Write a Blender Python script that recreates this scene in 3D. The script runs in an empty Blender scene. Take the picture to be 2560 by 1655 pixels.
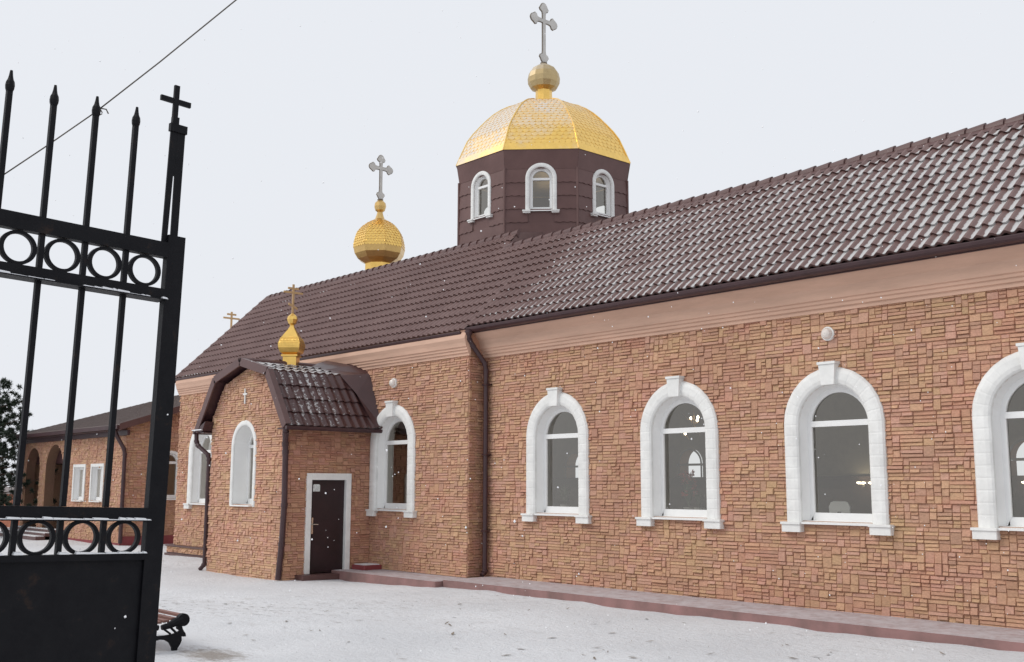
import bpy, math, random
from mathutils import Vector, Matrix
rnd = random.Random(7)
R = math.radians
C = bpy.context.scene.collection
scene = bpy.context.scene

# ------------------------------------------------------------------ camera
YAW, PITCH, ROLL, FPX = R(41.45), R(8.2134), R(0.173), 2682.6
fwd = Vector((-math.cos(YAW) * math.cos(PITCH), math.sin(YAW) * math.cos(PITCH), math.sin(PITCH)))
rt = Vector((math.sin(YAW), math.cos(YAW), 0))
up = rt.cross(fwd)
rt2 = rt * math.cos(ROLL) + up * math.sin(ROLL)
up2 = up * math.cos(ROLL) - rt * math.sin(ROLL)
cam_d = bpy.data.cameras.new('camera')
cam = bpy.data.objects.new('camera', cam_d)
C.objects.link(cam)
m3 = Matrix((rt2, up2, -fwd)).transposed()
cam.matrix_world = m3.to_4x4()
cam_d.sensor_width = 36
cam_d.lens = FPX / 2560 * 36
cam_d.clip_start = 0.05
cam_d.clip_end = 3000
scene.camera = cam

# ------------------------------------------------------------------ sky and sun (overcast, light snowfall)
SUN_EL, SUN_AZ = R(42), R(236)          # azimuth measured from +x towards +y: sun stands in front of the long wall, to the left
w = bpy.data.worlds.new('World')
scene.world = w
w.use_nodes = True
nt = w.node_tree
nt.nodes.clear()
out = nt.nodes.new('ShaderNodeOutputWorld')
bg = nt.nodes.new('ShaderNodeBackground')
sky = nt.nodes.new('ShaderNodeTexSky')
sky.sky_type = 'NISHITA'
sky.sun_disc = False
sky.sun_elevation = SUN_EL
sky.sun_rotation = R(90) - SUN_AZ
sky.dust_density = 6
sky.air_density = 1.5
mixs = nt.nodes.new('ShaderNodeMixRGB')
mixs.inputs[0].default_value = 0.965     # the cloud layer hides nearly all of the clear sky
mixs.inputs[2].default_value = (8.35, 8.6, 9.1, 1)
nt.links.new(sky.outputs[0], mixs.inputs[1])
nt.links.new(mixs.outputs[0], bg.inputs[0])
bg.inputs[1].default_value = 0.1
nt.links.new(bg.outputs[0], out.inputs[0])
sun_d = bpy.data.lights.new('sun', 'SUN')
sun_d.energy = 1.3
sun_d.angle = R(25)
sun_d.color = (1, 0.96, 0.9)
sun = bpy.data.objects.new('sun', sun_d)
C.objects.link(sun)
sdir = Vector((math.cos(SUN_AZ) * math.cos(SUN_EL), math.sin(SUN_AZ) * math.cos(SUN_EL), math.sin(SUN_EL)))
sun.rotation_euler = sdir.to_track_quat('Z', 'Y').to_euler()
sun.location = (-10, -10, 40)
scene.view_settings.view_transform = 'Standard'
scene.view_settings.look = 'None'
scene.view_settings.exposure = 0.0
scene.view_settings.gamma = 1
scene.cycles.max_bounces = 8
scene.cycles.transparent_max_bounces = 16

# ------------------------------------------------------------------ materials
def new_mat(name):
    m = bpy.data.materials.new(name)
    m.use_nodes = True
    n = m.node_tree
    n.nodes.clear()
    o = n.nodes.new('ShaderNodeOutputMaterial')
    p = n.nodes.new('ShaderNodeBsdfPrincipled')
    n.links.new(p.outputs[0], o.inputs[0])
    return m, n, p

def N(n, t, **kw):
    nd = n.nodes.new(t)
    for k, v in kw.items():
        if hasattr(nd, k): setattr(nd, k, v)
        else: nd.inputs[k].default_value = v
    return nd

def noise_fac(n, scale, detail=4, rough=0.6, stretch=None, coord='Object'):
    tc = N(n, 'ShaderNodeTexCoord')
    src = tc.outputs[coord]
    if stretch:
        mp = N(n, 'ShaderNodeMapping')
        mp.inputs['Scale'].default_value = stretch
        n.links.new(src, mp.inputs[0])
        src = mp.outputs[0]
    t = N(n, 'ShaderNodeTexNoise')
    t.inputs['Scale'].default_value = scale
    t.inputs['Detail'].default_value = detail
    t.inputs['Roughness'].default_value = rough
    n.links.new(src, t.inputs['Vector'])
    return t.outputs['Fac']

def ramp(n, fac, stops):
    r = N(n, 'ShaderNodeValToRGB')
    el = r.color_ramp.elements
    while len(el) < len(stops): el.new(0.5)
    for e, (p, c) in zip(el, stops):
        e.position = p
        e.color = (c[0], c[1], c[2], 1) if hasattr(c, '__len__') else (c, c, c, 1)
    n.links.new(fac, r.inputs[0])
    return r.outputs[0]

def mixc(n, fac, a, b, blend='MIX'):
    x = N(n, 'ShaderNodeMixRGB', blend_type=blend)
    for i, v in ((0, fac), (1, a), (2, b)):
        if hasattr(v, 'is_output') or isinstance(v, bpy.types.NodeSocket): n.links.new(v, x.inputs[i])
        elif i == 0: x.inputs[0].default_value = v
        else: x.inputs[i].default_value = (*v, 1)
    return x.outputs[0]

def math_n(n, op, a, b=0.0, clamp=False):
    x = N(n, 'ShaderNodeMath', operation=op)
    x.use_clamp = clamp
    for i, v in ((0, a), (1, b)):
        if isinstance(v, bpy.types.NodeSocket): n.links.new(v, x.inputs[i])
        else: x.inputs[i].default_value = v
    return x.outputs[0]

def bump(n, p, fac, strength=0.3, dist=0.01):
    b = N(n, 'ShaderNodeBump')
    b.inputs['Strength'].default_value = strength
    b.inputs['Distance'].default_value = dist
    n.links.new(fac, b.inputs['Height'])
    n.links.new(b.outputs[0], p.inputs['Normal'])

def simple(name, col, rough=0.6, metal=0.0, var=0.15, scale=3.0, bstr=0.1, stretch=None, spec=0.5):
    m, n, p = new_mat(name)
    f = noise_fac(n, scale, 5, 0.65, stretch)
    lo = tuple(max(0, c * (1 - var)) for c in col)
    hi = tuple(min(1, c * (1 + var)) for c in col)
    n.links.new(ramp(n, f, [(0.3, lo), (0.7, hi)]), p.inputs['Base Color'])
    p.inputs['Roughness'].default_value = rough
    p.inputs['Metallic'].default_value = metal
    p.inputs['Specular IOR Level'].default_value = spec
    if bstr:
        f2 = noise_fac(n, scale * 14, 3, 0.6)
        bump(n, p, f2, bstr, 0.004)
    return m

def attr(n, name):
    a = N(n, 'ShaderNodeAttribute')
    a.attribute_name = name
    return a

def stone_mat():
    m, n, p = new_mat('cladding_stone')
    a = attr(n, 'stone_colour')
    f = noise_fac(n, 26, 5, 0.7, (1, 1, 2.2))
    v = ramp(n, f, [(0.25, 0.70), (0.75, 1.25)])
    c = mixc(n, 1.0, a.outputs['Color'], v, 'MULTIPLY')
    big = noise_fac(n, 1.1, 4, 0.6, (1, 1, 1.6))
    c = mixc(n, 1.0, c, ramp(n, big, [(0.32, (0.98, 0.90, 0.93)), (0.5, (0.96, 0.96, 0.97)), (0.68, (0.94, 0.985, 0.93))]), 'MULTIPLY')
    wet = noise_fac(n, 0.42, 5, 0.65)
    c = mixc(n, ramp(n, wet, [(0.50, 0.0), (0.74, 0.55)]), c, (0.34, 0.165, 0.115))
    n.links.new(c, p.inputs['Base Color'])
    p.inputs['Roughness'].default_value = 0.78
    p.inputs['Specular IOR Level'].default_value = 0.3
    f2 = noise_fac(n, 38, 6, 0.7, (1, 1, 2.0))
    bump(n, p, f2, 0.55, 0.012)
    return m

def tile_mat(name='brown_metal_tile', lo=(0.135, 0.075, 0.068), hi=(0.19, 0.115, 0.105), rough=0.42, amp=0.75):
    m, n, p = new_mat(name)
    a = attr(n, 'snow')
    f = noise_fac(n, 1.3, 4, 0.6)
    c0 = ramp(n, f, [(0.3, lo), (0.7, hi)])
    f2 = noise_fac(n, 17, 5, 0.75)
    f3 = noise_fac(n, 1.6, 3, 0.6)
    s = math_n(n, 'ADD', a.outputs['Fac'], math_n(n, 'MULTIPLY', math_n(n, 'SUBTRACT', f2, 0.5), amp))
    s = math_n(n, 'ADD', s, math_n(n, 'MULTIPLY', math_n(n, 'SUBTRACT', f3, 0.5), 0.9))
    mask = ramp(n, s, [(0.46, 0.0), (0.60, 1.0)])
    c = mixc(n, math_n(n, 'MULTIPLY', mask, 0.9), c0, (0.56, 0.56, 0.56))
    n.links.new(c, p.inputs['Base Color'])
    rr = math_n(n, 'ADD', math_n(n, 'MULTIPLY', mask, 0.4), rough)
    n.links.new(rr, p.inputs['Roughness'])
    p.inputs['Specular IOR Level'].default_value = 0.45
    bump(n, p, f2, 0.12, 0.004)
    return m

def gold_mat(name, base, snow=0.0, rough=0.28):
    m, n, p = new_mat(name)
    f = noise_fac(n, 7, 4, 0.6)
    c = ramp(n, f, [(0.3, tuple(x * 0.9 for x in base)), (0.7, tuple(min(1, x * 1.06) for x in base))])
    metal = 0.88
    p.inputs['Metallic'].default_value = metal
    p.inputs['Roughness'].default_value = rough
    if snow:
        g = N(n, 'ShaderNodeNewGeometry')
        sx = N(n, 'ShaderNodeSeparateXYZ')
        n.links.new(g.outputs['True Normal'], sx.inputs[0])
        s = math_n(n, 'MULTIPLY', sx.outputs['Z'], 0.86)
        s = math_n(n, 'ADD', s, math_n(n, 'MULTIPLY', sx.outputs['Y'], -0.48))
        s = math_n(n, 'ADD', s, math_n(n, 'MULTIPLY', sx.outputs['X'], -0.10))
        f2 = noise_fac(n, 1.6, 8, 0.7)
        s = math_n(n, 'ADD', s, math_n(n, 'MULTIPLY', math_n(n, 'SUBTRACT', f2, 0.5), 0.9))
        mask = ramp(n, s, [(0.55, 0.0), (0.90, snow)])
        c = mixc(n, mask, c, (0.66, 0.64, 0.62))
        n.links.new(math_n(n, 'SUBTRACT', metal, math_n(n, 'MULTIPLY', mask, 0.88)), p.inputs['Metallic'])
        n.links.new(math_n(n, 'ADD', rough, math_n(n, 'MULTIPLY', mask, 0.4)), p.inputs['Roughness'])
    n.links.new(c, p.inputs['Base Color'])
    f4 = noise_fac(n, 22, 3, 0.5)
    bump(n, p, f4, 0.12, 0.01)
    return m

def glass_mat():
    m = bpy.data.materials.new('window_glass')
    m.use_nodes = True
    n = m.node_tree
    n.nodes.clear()
    o = N(n, 'ShaderNodeOutputMaterial')
    t = N(n, 'ShaderNodeBsdfTransparent')
    t.inputs[0].default_value = (0.86, 0.86, 0.82, 1)
    g = N(n, 'ShaderNodeBsdfGlossy')
    g.inputs['Roughness'].default_value = 0.02
    g.inputs[0].default_value = (0.97, 0.92, 0.84, 1)
    fr = N(n, 'ShaderNodeFresnel')
    fr.inputs['IOR'].default_value = 1.52
    mx = N(n, 'ShaderNodeMixShader')
    n.links.new(math_n(n, 'MULTIPLY', fr.outputs[0], 3.9, True), mx.inputs[0])
    n.links.new(t.outputs[0], mx.inputs[1])
    n.links.new(g.outputs[0], mx.inputs[2])
    n.links.new(mx.outputs[0], o.inputs[0])
    return m

def snow_ground_mat():
    m, n, p = new_mat('trodden_snow')
    f = noise_fac(n, 0.35, 5, 0.6)
    c = ramp(n, f, [(0.3, (0.64, 0.65, 0.67)), (0.7, (0.77, 0.78, 0.80))])
    # ground showing through where the thin snow is blown or trodden away
    f2 = noise_fac(n, 2.1, 9, 0.72, (1.0, 2.3, 1))
    f3 = noise_fac(n, 0.18, 3, 0.5)
    s = math_n(n, 'ADD', f2, math_n(n, 'MULTIPLY', math_n(n, 'SUBTRACT', f3, 0.5), 0.35))
    c = mixc(n, ramp(n, s, [(0.55, 0.0), (0.74, 0.42)]), c, (0.36, 0.33, 0.30))
    f5 = noise_fac(n, 4.2, 8, 0.8, (1.0, 1.6, 1))
    s5 = math_n(n, 'ADD', f5, math_n(n, 'MULTIPLY', math_n(n, 'SUBTRACT', f3, 0.5), 0.4))
    c = mixc(n, ramp(n, s5, [(0.615, 0.0), (0.68, 0.7)]), c, (0.11, 0.10, 0.085))
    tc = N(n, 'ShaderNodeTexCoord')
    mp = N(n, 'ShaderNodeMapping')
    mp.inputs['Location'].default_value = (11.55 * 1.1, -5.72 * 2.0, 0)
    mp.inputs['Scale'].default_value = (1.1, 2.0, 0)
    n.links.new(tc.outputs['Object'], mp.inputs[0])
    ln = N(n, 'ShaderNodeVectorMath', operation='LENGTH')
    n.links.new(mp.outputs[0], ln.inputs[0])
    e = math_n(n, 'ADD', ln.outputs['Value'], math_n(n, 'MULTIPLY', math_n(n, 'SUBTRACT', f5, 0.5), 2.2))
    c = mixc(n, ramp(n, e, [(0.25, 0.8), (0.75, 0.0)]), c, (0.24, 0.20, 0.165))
    n.links.new(c, p.inputs['Base Color'])
    p.inputs['Roughness'].default_value = 0.75
    p.inputs['Specular IOR Level'].default_value = 0.2
    f4 = noise_fac(n, 9, 8, 0.7)
    bump(n, p, f4, 0.7, 0.07)
    return m

def pave_mat():
    m, n, p = new_mat('painted_concrete')
    g = N(n, 'ShaderNodeNewGeometry')
    sx = N(n, 'ShaderNodeSeparateXYZ')
    n.links.new(g.outputs['True Normal'], sx.inputs[0])
    f = noise_fac(n, 6, 7, 0.75)
    base = ramp(n, noise_fac(n, 2.2, 4, 0.6), [(0.3, (0.19, 0.115, 0.105)), (0.7, (0.34, 0.185, 0.175))])
    s = math_n(n, 'MULTIPLY', sx.outputs['Z'], math_n(n, 'ADD', f, 0.12))
    c = mixc(n, ramp(n, s, [(0.30, 0.0), (0.70, 0.85)]), base, (0.56, 0.53, 0.55))
    n.links.new(c, p.inputs['Base Color'])
    p.inputs['Roughness'].default_value = 0.8
    bump(n, p, f, 0.3, 0.01)
    return m

def iron_mat():
    m, n, p = new_mat('black_iron_paint')
    f = noise_fac(n, 14, 6, 0.7)
    n.links.new(ramp(n, f, [(0.3, (0.003, 0.003, 0.005)), (0.60, (0.007, 0.007, 0.009)), (0.74, (0.030, 0.017, 0.012))]), p.inputs['Base Color'])
    p.inputs['Roughness'].default_value = 0.5
    p.inputs['Specular IOR Level'].default_value = 0.16
    bump(n, p, noise_fac(n, 120, 4, 0.65), 0.4, 0.003)
    return m

def emit_mat(name, col, s):
    m, n, p = new_mat(name)
    p.inputs['Base Color'].default_value = (*col, 1)
    p.inputs['Emission Color'].default_value = (*col, 1)
    p.inputs['Emission Strength'].default_value = s
    return m

M = dict(
    stone=stone_mat(), tile=tile_mat(), porch_tile=tile_mat('wet_brown_tile', (0.055, 0.024, 0.024), (0.085, 0.042, 0.040), 0.3, 2.2),
    drum_tile=tile_mat('drum_sheet', (0.105, 0.050, 0.045), (0.145, 0.075, 0.068), 0.5),  # roof tile brown made redder, and darker in colour for the less lit drum
    mortar=simple('mortar', (0.17, 0.09, 0.06), 0.95, bstr=0.2),
    plaster=simple('pink_plaster', (0.60, 0.385, 0.285), 0.8, var=0.12, scale=2.0, stretch=(0.4, 1, 3)),
    white=simple('white_moulding', (0.78, 0.78, 0.76), 0.65, var=0.10, scale=4, bstr=0.3),
    pvc=simple('white_plastic', (0.82, 0.82, 0.81), 0.35, var=0.03, bstr=0),
    brown=simple('brown_painted_steel', (0.050, 0.021, 0.024), 0.4, var=0.2, bstr=0.05),
    flash=simple('brown_flashing', (0.105, 0.052, 0.048), 0.45, var=0.15, bstr=0.05),
    gold=gold_mat('gold_sheet', (0.90, 0.58, 0.16), 0.0),
    oldgold=gold_mat('dull_gold_sheet', (0.68, 0.45, 0.17), 0.0, 0.3),  # weathered gold; also darkened in colour for the dark roof it reflects
    scalegold=gold_mat('gold_scales', (0.88, 0.58, 0.17), 0.0, 0.3),
    domegold=gold_mat('gold_shingle', (0.93, 0.62, 0.18), 0.85, 0.34),
    paleg=gold_mat('weathered_gold', (0.50, 0.38, 0.20), 0.35, 0.42),
    darkgold=simple('gold_gap', (0.74, 0.46, 0.12), 0.4, 0.8, bstr=0),
    silver=simple('grey_cross_metal', (0.52, 0.50, 0.47), 0.4, 0.35, bstr=0),
    rim=simple('dark_cross_rim', (0.20, 0.17, 0.14), 0.4, 0.4, bstr=0),
    cgold=simple('dull_gold_bar', (0.55, 0.36, 0.18), 0.4, 0.6, bstr=0),
    iron=iron_mat(),
    door=simple('dark_brown_door', (0.020, 0.0075, 0.010), 0.45, var=0.35, bstr=0.1),
    chrome=simple('worn_metal', (0.7, 0.68, 0.62), 0.25, 0.9, bstr=0),
    glass=glass_mat(), ground=snow_ground_mat(), pave=pave_mat(),
    redpaint=simple('red_floor_paint', (0.23, 0.045, 0.05), 0.6, var=0.2),
    snow=simple('snow', (0.80, 0.81, 0.83), 0.8, var=0.05, scale=20, bstr=0.4),
    litter=simple('dead_leaves', (0.20, 0.165, 0.13), 0.9, var=0.5, scale=8, bstr=0),
    flake=simple('snowflake', (0.97, 0.97, 0.98), 0.9, var=0.01, bstr=0),
    wood=simple('brown_slat', (0.20, 0.095, 0.075), 0.6, var=0.25, scale=8, stretch=(0.2, 3, 3)),
    plaster_in=simple('beige_interior_plaster', (0.74, 0.68, 0.55), 0.85, var=0.08, bstr=0),
    wains=simple('brown_wainscot', (0.12, 0.075, 0.06), 0.7, var=0.15, bstr=0),
    floor_in=simple('interior_floor', (0.16, 0.10, 0.07), 0.5, var=0.15, bstr=0),
    bark=simple('bark', (0.09, 0.06, 0.045), 0.9, var=0.35, scale=10, bstr=0.5),
    needle=simple('pine_needles', (0.022, 0.036, 0.020), 0.75, var=0.45, scale=1.5, bstr=0),
    leaf=simple('house_plant_leaf', (0.05, 0.09, 0.035), 0.6, var=0.4, bstr=0),
    petal=simple('red_petals', (0.5, 0.06, 0.05), 0.6, var=0.4, scale=20, bstr=0),
    pot=simple('pale_pot', (0.55, 0.52, 0.48), 0.5, bstr=0),
    wing_roof=simple('grey_brown_roof_sheet', (0.17, 0.135, 0.125), 0.55, var=0.15, scale=1.2, stretch=(1, 6, 1)),
    orange=simple('orange_brick', (0.36, 0.13, 0.07), 0.85, var=0.3, scale=4),
    steel_cable=simple('rusty_wire', (0.10, 0.085, 0.07), 0.6, bstr=0),
    bulb=emit_mat('lit_bulb', (1.0, 0.86, 0.62), 7.0),
    lampglass=simple('opal_lamp_glass', (0.74, 0.68, 0.63), 0.25, var=0.05, bstr=0),
    plate=simple('number_plate', (0.62, 0.66, 0.65), 0.5, var=0.25, scale=30, bstr=0),
)

# ------------------------------------------------------------------ builders
class MB:
    def __init__(self):
        self.v = []; self.f = []; self.mi = []; self.attr = {}
    def add(self, vs, fs, mi=0):
        b = len(self.v)
        self.v.extend([tuple(x) for x in vs])
        for f in fs:
            self.f.append(tuple(b + i for i in f)); self.mi.append(mi)
        return b
    def quad(self, a, b, c, d, mi=0): self.add([a, b, c, d], [(0, 1, 2, 3)], mi)
    def hexa(self, lo, hi, mi=0):
        """lo, hi: two loops of the same length, capped"""
        n = len(lo)
        fs = [tuple(range(n))[::-1], tuple(range(n, 2 * n))]
        for i in range(n):
            j = (i + 1) % n
            fs.append((i, j, n + j, n + i))
        self.add(list(lo) + list(hi), fs, mi)
    def box(self, F, s0, s1, n0, n1, z0, z1, mi=0, bev=0.0):
        if bev:
            lo = [F.p(*a) for a in ((s0 + bev, n0, z0), (s1 - bev, n0, z0), (s1, n0 + bev, z0), (s1, n1 - bev, z0), (s1 - bev, n1, z0), (s0 + bev, n1, z0), (s0, n1 - bev, z0), (s0, n0 + bev, z0))]
            hi = [Vector(x) + Vector((0, 0, z1 - z0)) for x in lo]
        else:
            lo = [F.p(*a) for a in ((s0, n0, z0), (s1, n0, z0), (s1, n1, z0), (s0, n1, z0))]
            hi = [F.p(*a) for a in ((s0, n0, z1), (s1, n0, z1), (s1, n1, z1), (s0, n1, z1))]
        self.hexa(lo, hi, mi)
    def tube(self, pts, r, seg=8, mi=0, closed=False, cap=True):
        pts = [Vector(p) for p in pts]
        n = len(pts)
        rs = r if hasattr(r, '__len__') else [r] * n
        rings = []
        prev = None
        for i, p in enumerate(pts):
            if closed: t = pts[(i + 1) % n] - pts[(i - 1) % n]
            else: t = pts[min(i + 1, n - 1)] - pts[max(i - 1, 0)]
            t.normalize()
            if prev is None:
                a = t.orthogonal().normalized()
                if abs(t.z) < 0.9:
                    a = t.cross(Vector((0, 0, 1))).normalized()
            else:
                a = (prev - t * prev.dot(t)).normalized()
            prev = a
            b = t.cross(a)
            rings.append([p + (a * math.cos(2 * math.pi * k / seg + math.pi / seg) + b * math.sin(2 * math.pi * k / seg + math.pi / seg)) * rs[i] for k in range(seg)])
        vs = [v for rg in rings for v in rg]
        fs = []
        for i in range(n if closed else n - 1):
            j = (i + 1) % n
            for k in range(seg):
                l = (k + 1) % seg
                fs.append((i * seg + k, i * seg + l, j * seg + l, j * seg + k))
        if cap and not closed:
            fs.append(tuple(range(seg))[::-1])
            fs.append(tuple((n - 1) * seg + k for k in range(seg)))
        self.add(vs, fs, mi)
    def lathe(self, c, prof, seg=24, rot=0.0, mi=0, cap=True):
        c = Vector(c)
        vs = [c + Vector((r * math.cos(rot + 2 * math.pi * k / seg), r * math.sin(rot + 2 * math.pi * k / seg), z)) for r, z in prof for k in range(seg)]
        fs = []
        for i in range(len(prof) - 1):
            for k in range(seg):
                l = (k + 1) % seg
                fs.append((i * seg + k, i * seg + l, (i + 1) * seg + l, (i + 1) * seg + k))
        if cap:
            fs.append(tuple(range(seg))[::-1])
            fs.append(tuple((len(prof) - 1) * seg + k for k in range(seg)))
        self.add(vs, fs, mi)

def obj(name, mb, mats, parent=None, smooth=False, **props):
    me = bpy.data.meshes.new(name)
    me.from_pydata(mb.v, [], mb.f)
    for m in (mats if isinstance(mats, (list, tuple)) else [mats]): me.materials.append(M[m] if isinstance(m, str) else m)
    if any(mb.mi): me.polygons.foreach_set('material_index', mb.mi)
    if smooth: me.polygons.foreach_set('use_smooth', [True] * len(me.polygons))
    for k, vals in mb.attr.items():
        if vals and hasattr(vals[0], '__len__'):
            a = me.attributes.new(k, 'FLOAT_COLOR', 'POINT')
            a.data.foreach_set('color', [x for v in vals for x in v])
        else:
            a = me.attributes.new(k, 'FLOAT', 'POINT')
            a.data.foreach_set('value', vals)
    me.update()
    o = bpy.data.objects.new(name, me)
    C.objects.link(o)
    if parent is not None:
        o.parent = parent
        off = Vector((0, 0, 0))
        q = parent
        while q is not None:
            off += q.location
            q = q.parent
        o.location = -off
    for k, v in props.items(): o[k] = v
    return o

def thing(name, loc, label, category, group=None):
    o = bpy.data.objects.new(name, None)
    C.objects.link(o)
    o.location = loc
    o['label'] = label; o['category'] = category
    if group: o['group'] = group
    return o

class F:
    """a wall frame: s runs along the wall, n outward, z up"""
    def __init__(self, o, s, n):
        self.o, self.s, self.n = Vector(o), Vector(s).normalized(), Vector(n).normalized()
    def p(self, s, n, z): return self.o + self.s * s + self.n * n + Vector((0, 0, z))

WORLD = F((0, 0, 0), (1, 0, 0), (0, 1, 0))

def arch_path(cx, z0, zs, r, nseg=20, ry=None, step=None):
    ry = ry or r
    pts = []
    if step:
        k = max(1, round((zs - z0) / step))
        pts += [(cx - r, z0 + (zs - z0) * i / k) for i in range(k)]
    else: pts.append((cx - r, z0))
    for i in range(nseg + 1):
        a = math.pi - math.pi * i / nseg
        pts.append((cx + r * math.cos(a), zs + ry * math.sin(a)))
    if step: pts += [(cx + r, zs + (z0 - zs) * (i + 1) / k) for i in range(k)]
    else: pts.append((cx + r, z0))
    return pts

class Hole:
    def __init__(self, cx, z0, zs, r): self.cx, self.z0, self.zs, self.r = cx, z0, zs, r
    def half(self, z, grow=0.0):
        """half width of the grown hole at height z, None if outside"""
        r = self.r + grow
        if z < self.z0 - grow or z > self.zs + r: return None
        if z <= self.zs: return r
        return math.sqrt(max(0, r * r - (z - self.zs) ** 2))

class RectHole(Hole):
    def half(self, z, grow=0):
        return self.r + grow if self.z0 - grow < z < self.zs + grow else None

def wall_sheet(mb, fr, n, s0, s1, z0, z1, holes, mi=0):
    """one face of a wall with arched openings"""
    cur = s0
    for h in sorted(holes, key=lambda h: h.cx):
        a, b = h.cx - h.r, h.cx + h.r
        mb.quad(fr.p(cur, n, z0), fr.p(a, n, z0), fr.p(a, n, z1), fr.p(cur, n, z1), mi)
        if h.z0 > z0 + 1e-4: mb.quad(fr.p(a, n, z0), fr.p(b, n, z0), fr.p(b, n, h.z0), fr.p(a, n, h.z0), mi)
        k = 16
        ar = [(h.cx + h.r * math.cos(math.pi - math.pi * i / k), h.zs + h.r * math.sin(math.pi * i / k)) for i in range(k + 1)]
        if getattr(h, 'flat', False): ar = [(a, h.zs), (b, h.zs)]
        for (sa, za), (sb, zb) in zip(ar, ar[1:]):
            mb.quad(fr.p(sa, n, za), fr.p(sb, n, zb), fr.p(sb, n, z1), fr.p(sa, n, z1), mi)
        cur = b
    mb.quad(fr.p(cur, n, z0), fr.p(s1, n, z0), fr.p(s1, n, z1), fr.p(cur, n, z1), mi)

PAL = [(0.565, 0.335, 0.215), (0.545, 0.315, 0.205), (0.585, 0.355, 0.22), (0.555, 0.31, 0.215), (0.515, 0.29, 0.19), (0.57, 0.33, 0.24), (0.55, 0.34, 0.205), (0.50, 0.29, 0.20)]
def stones(mb, fr, s0, s1, z0, z1, holes=(), clip=None, course=0.315, seed=1, grow=0.06, tint=(1, 1, 1)):
    """stone-pattern cladding: courses of panels, each panel a basket of thin strips and blocks in relief"""
    rg = random.Random(seed)
    col = mb.attr.setdefault('stone_colour', [])
    col.extend([(0.47, 0.27, 0.175, 1)] * (len(mb.v) - len(col)))
    def stone(a, b, c, d):
        zc = (c + d) / 2
        iv = [(a, b)]
        if clip:
            lo, hi = clip(zc)
            iv = [(max(a, lo), min(b, hi))]
        for h in holes:
            hw = h.half(zc, grow)
            if hw is None: continue
            nv = []
            for x, y in iv:
                if y <= h.cx - hw or x >= h.cx + hw: nv.append((x, y)); continue
                if x < h.cx - hw: nv.append((x, h.cx - hw))
                if y > h.cx + hw: nv.append((h.cx + hw, y))
            iv = nv
        base = rg.choice(PAL)
        f = rg.uniform(0.94, 1.06)
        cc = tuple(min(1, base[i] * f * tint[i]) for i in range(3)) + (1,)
        t = rg.uniform(0.012, 0.019) if rg.random() < 0.70 else rg.uniform(0.024, 0.038)
        tl = rg.uniform(-0.006, 0.006); tv = rg.uniform(0.000, 0.010)
        for x, y in iv:
            if y - x < 0.025: continue
            g = 0.0006; e = 0.007
            vs = [fr.p(x + g, 0, c + g), fr.p(y - g, 0, c + g), fr.p(y - g, 0, d - g), fr.p(x + g, 0, d - g),
                  fr.p(x + g + e, t + tl + tv, c + g + 0.002), fr.p(y - g - e, t - tl + tv, c + g + 0.002), fr.p(y - g - e, t - tl - tv, d - g - 0.011), fr.p(x + g + e, t + tl - tv, d - g - 0.011)]
            mb.add(vs, [(4, 5, 6, 7), (0, 1, 5, 4), (1, 2, 6, 5), (2, 3, 7, 6), (3, 0, 4, 7)])
            col.extend([cc] * 8)
    nrow = int(math.ceil((z1 - z0) / course - 0.02))
    for r in range(nrow):
        zb = z0 + r * course
        zt = min(zb + course, z1)
        rows = 6
        h = (course - 0.010) / rows
        def row_z(i): return zb + i * h
        x = s0 - rg.uniform(0, 0.2)
        while x < s1:
            wd = rg.choice((0.09, 0.11, 0.13, 0.16, 0.21, 0.28, 0.34))
            a, b = max(x, s0), min(x + wd, s1)
            x += wd
            if b - a < 0.03: continue
            def strip(i):
                if row_z(i + 1) > zt + 0.02: return
                d = min(row_z(i + 1), zt)
                if b - a > 0.2 and rg.random() < 0.3:
                    q = a + (b - a) * rg.uniform(0.35, 0.65)
                    stone(a, q, row_z(i), d); stone(q, b, row_z(i), d)
                else: stone(a, b, row_z(i), d)
            def block(i, k):
                if row_z(i + k) > zt + 0.02:
                    for q in range(i, i + k): strip(q)
                    return
                if b - a > 0.2:
                    q = a + (b - a) * rg.uniform(0.4, 0.6)
                    stone(a, q, row_z(i), row_z(i + k))
                    if k == 3: stone(q, b, row_z(i), row_z(i + 1)); stone(q, b, row_z(i + 1), row_z(i + 3))
                    else: stone(q, b, row_z(i), row_z(i + 1)); stone(q, b, row_z(i + 1), row_z(i + 2))
                else: stone(a, b, row_z(i), row_z(i + k))
            i = 0
            while i < rows:
                k = rg.choice((1, 1, 1, 2, 1, 2, 3)) if wd < 0.2 else rg.choice((1, 1, 1, 2))
                k = min(k, rows - i)
                if k == 1: strip(i)
                else: block(i, k)
                i += k

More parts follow.
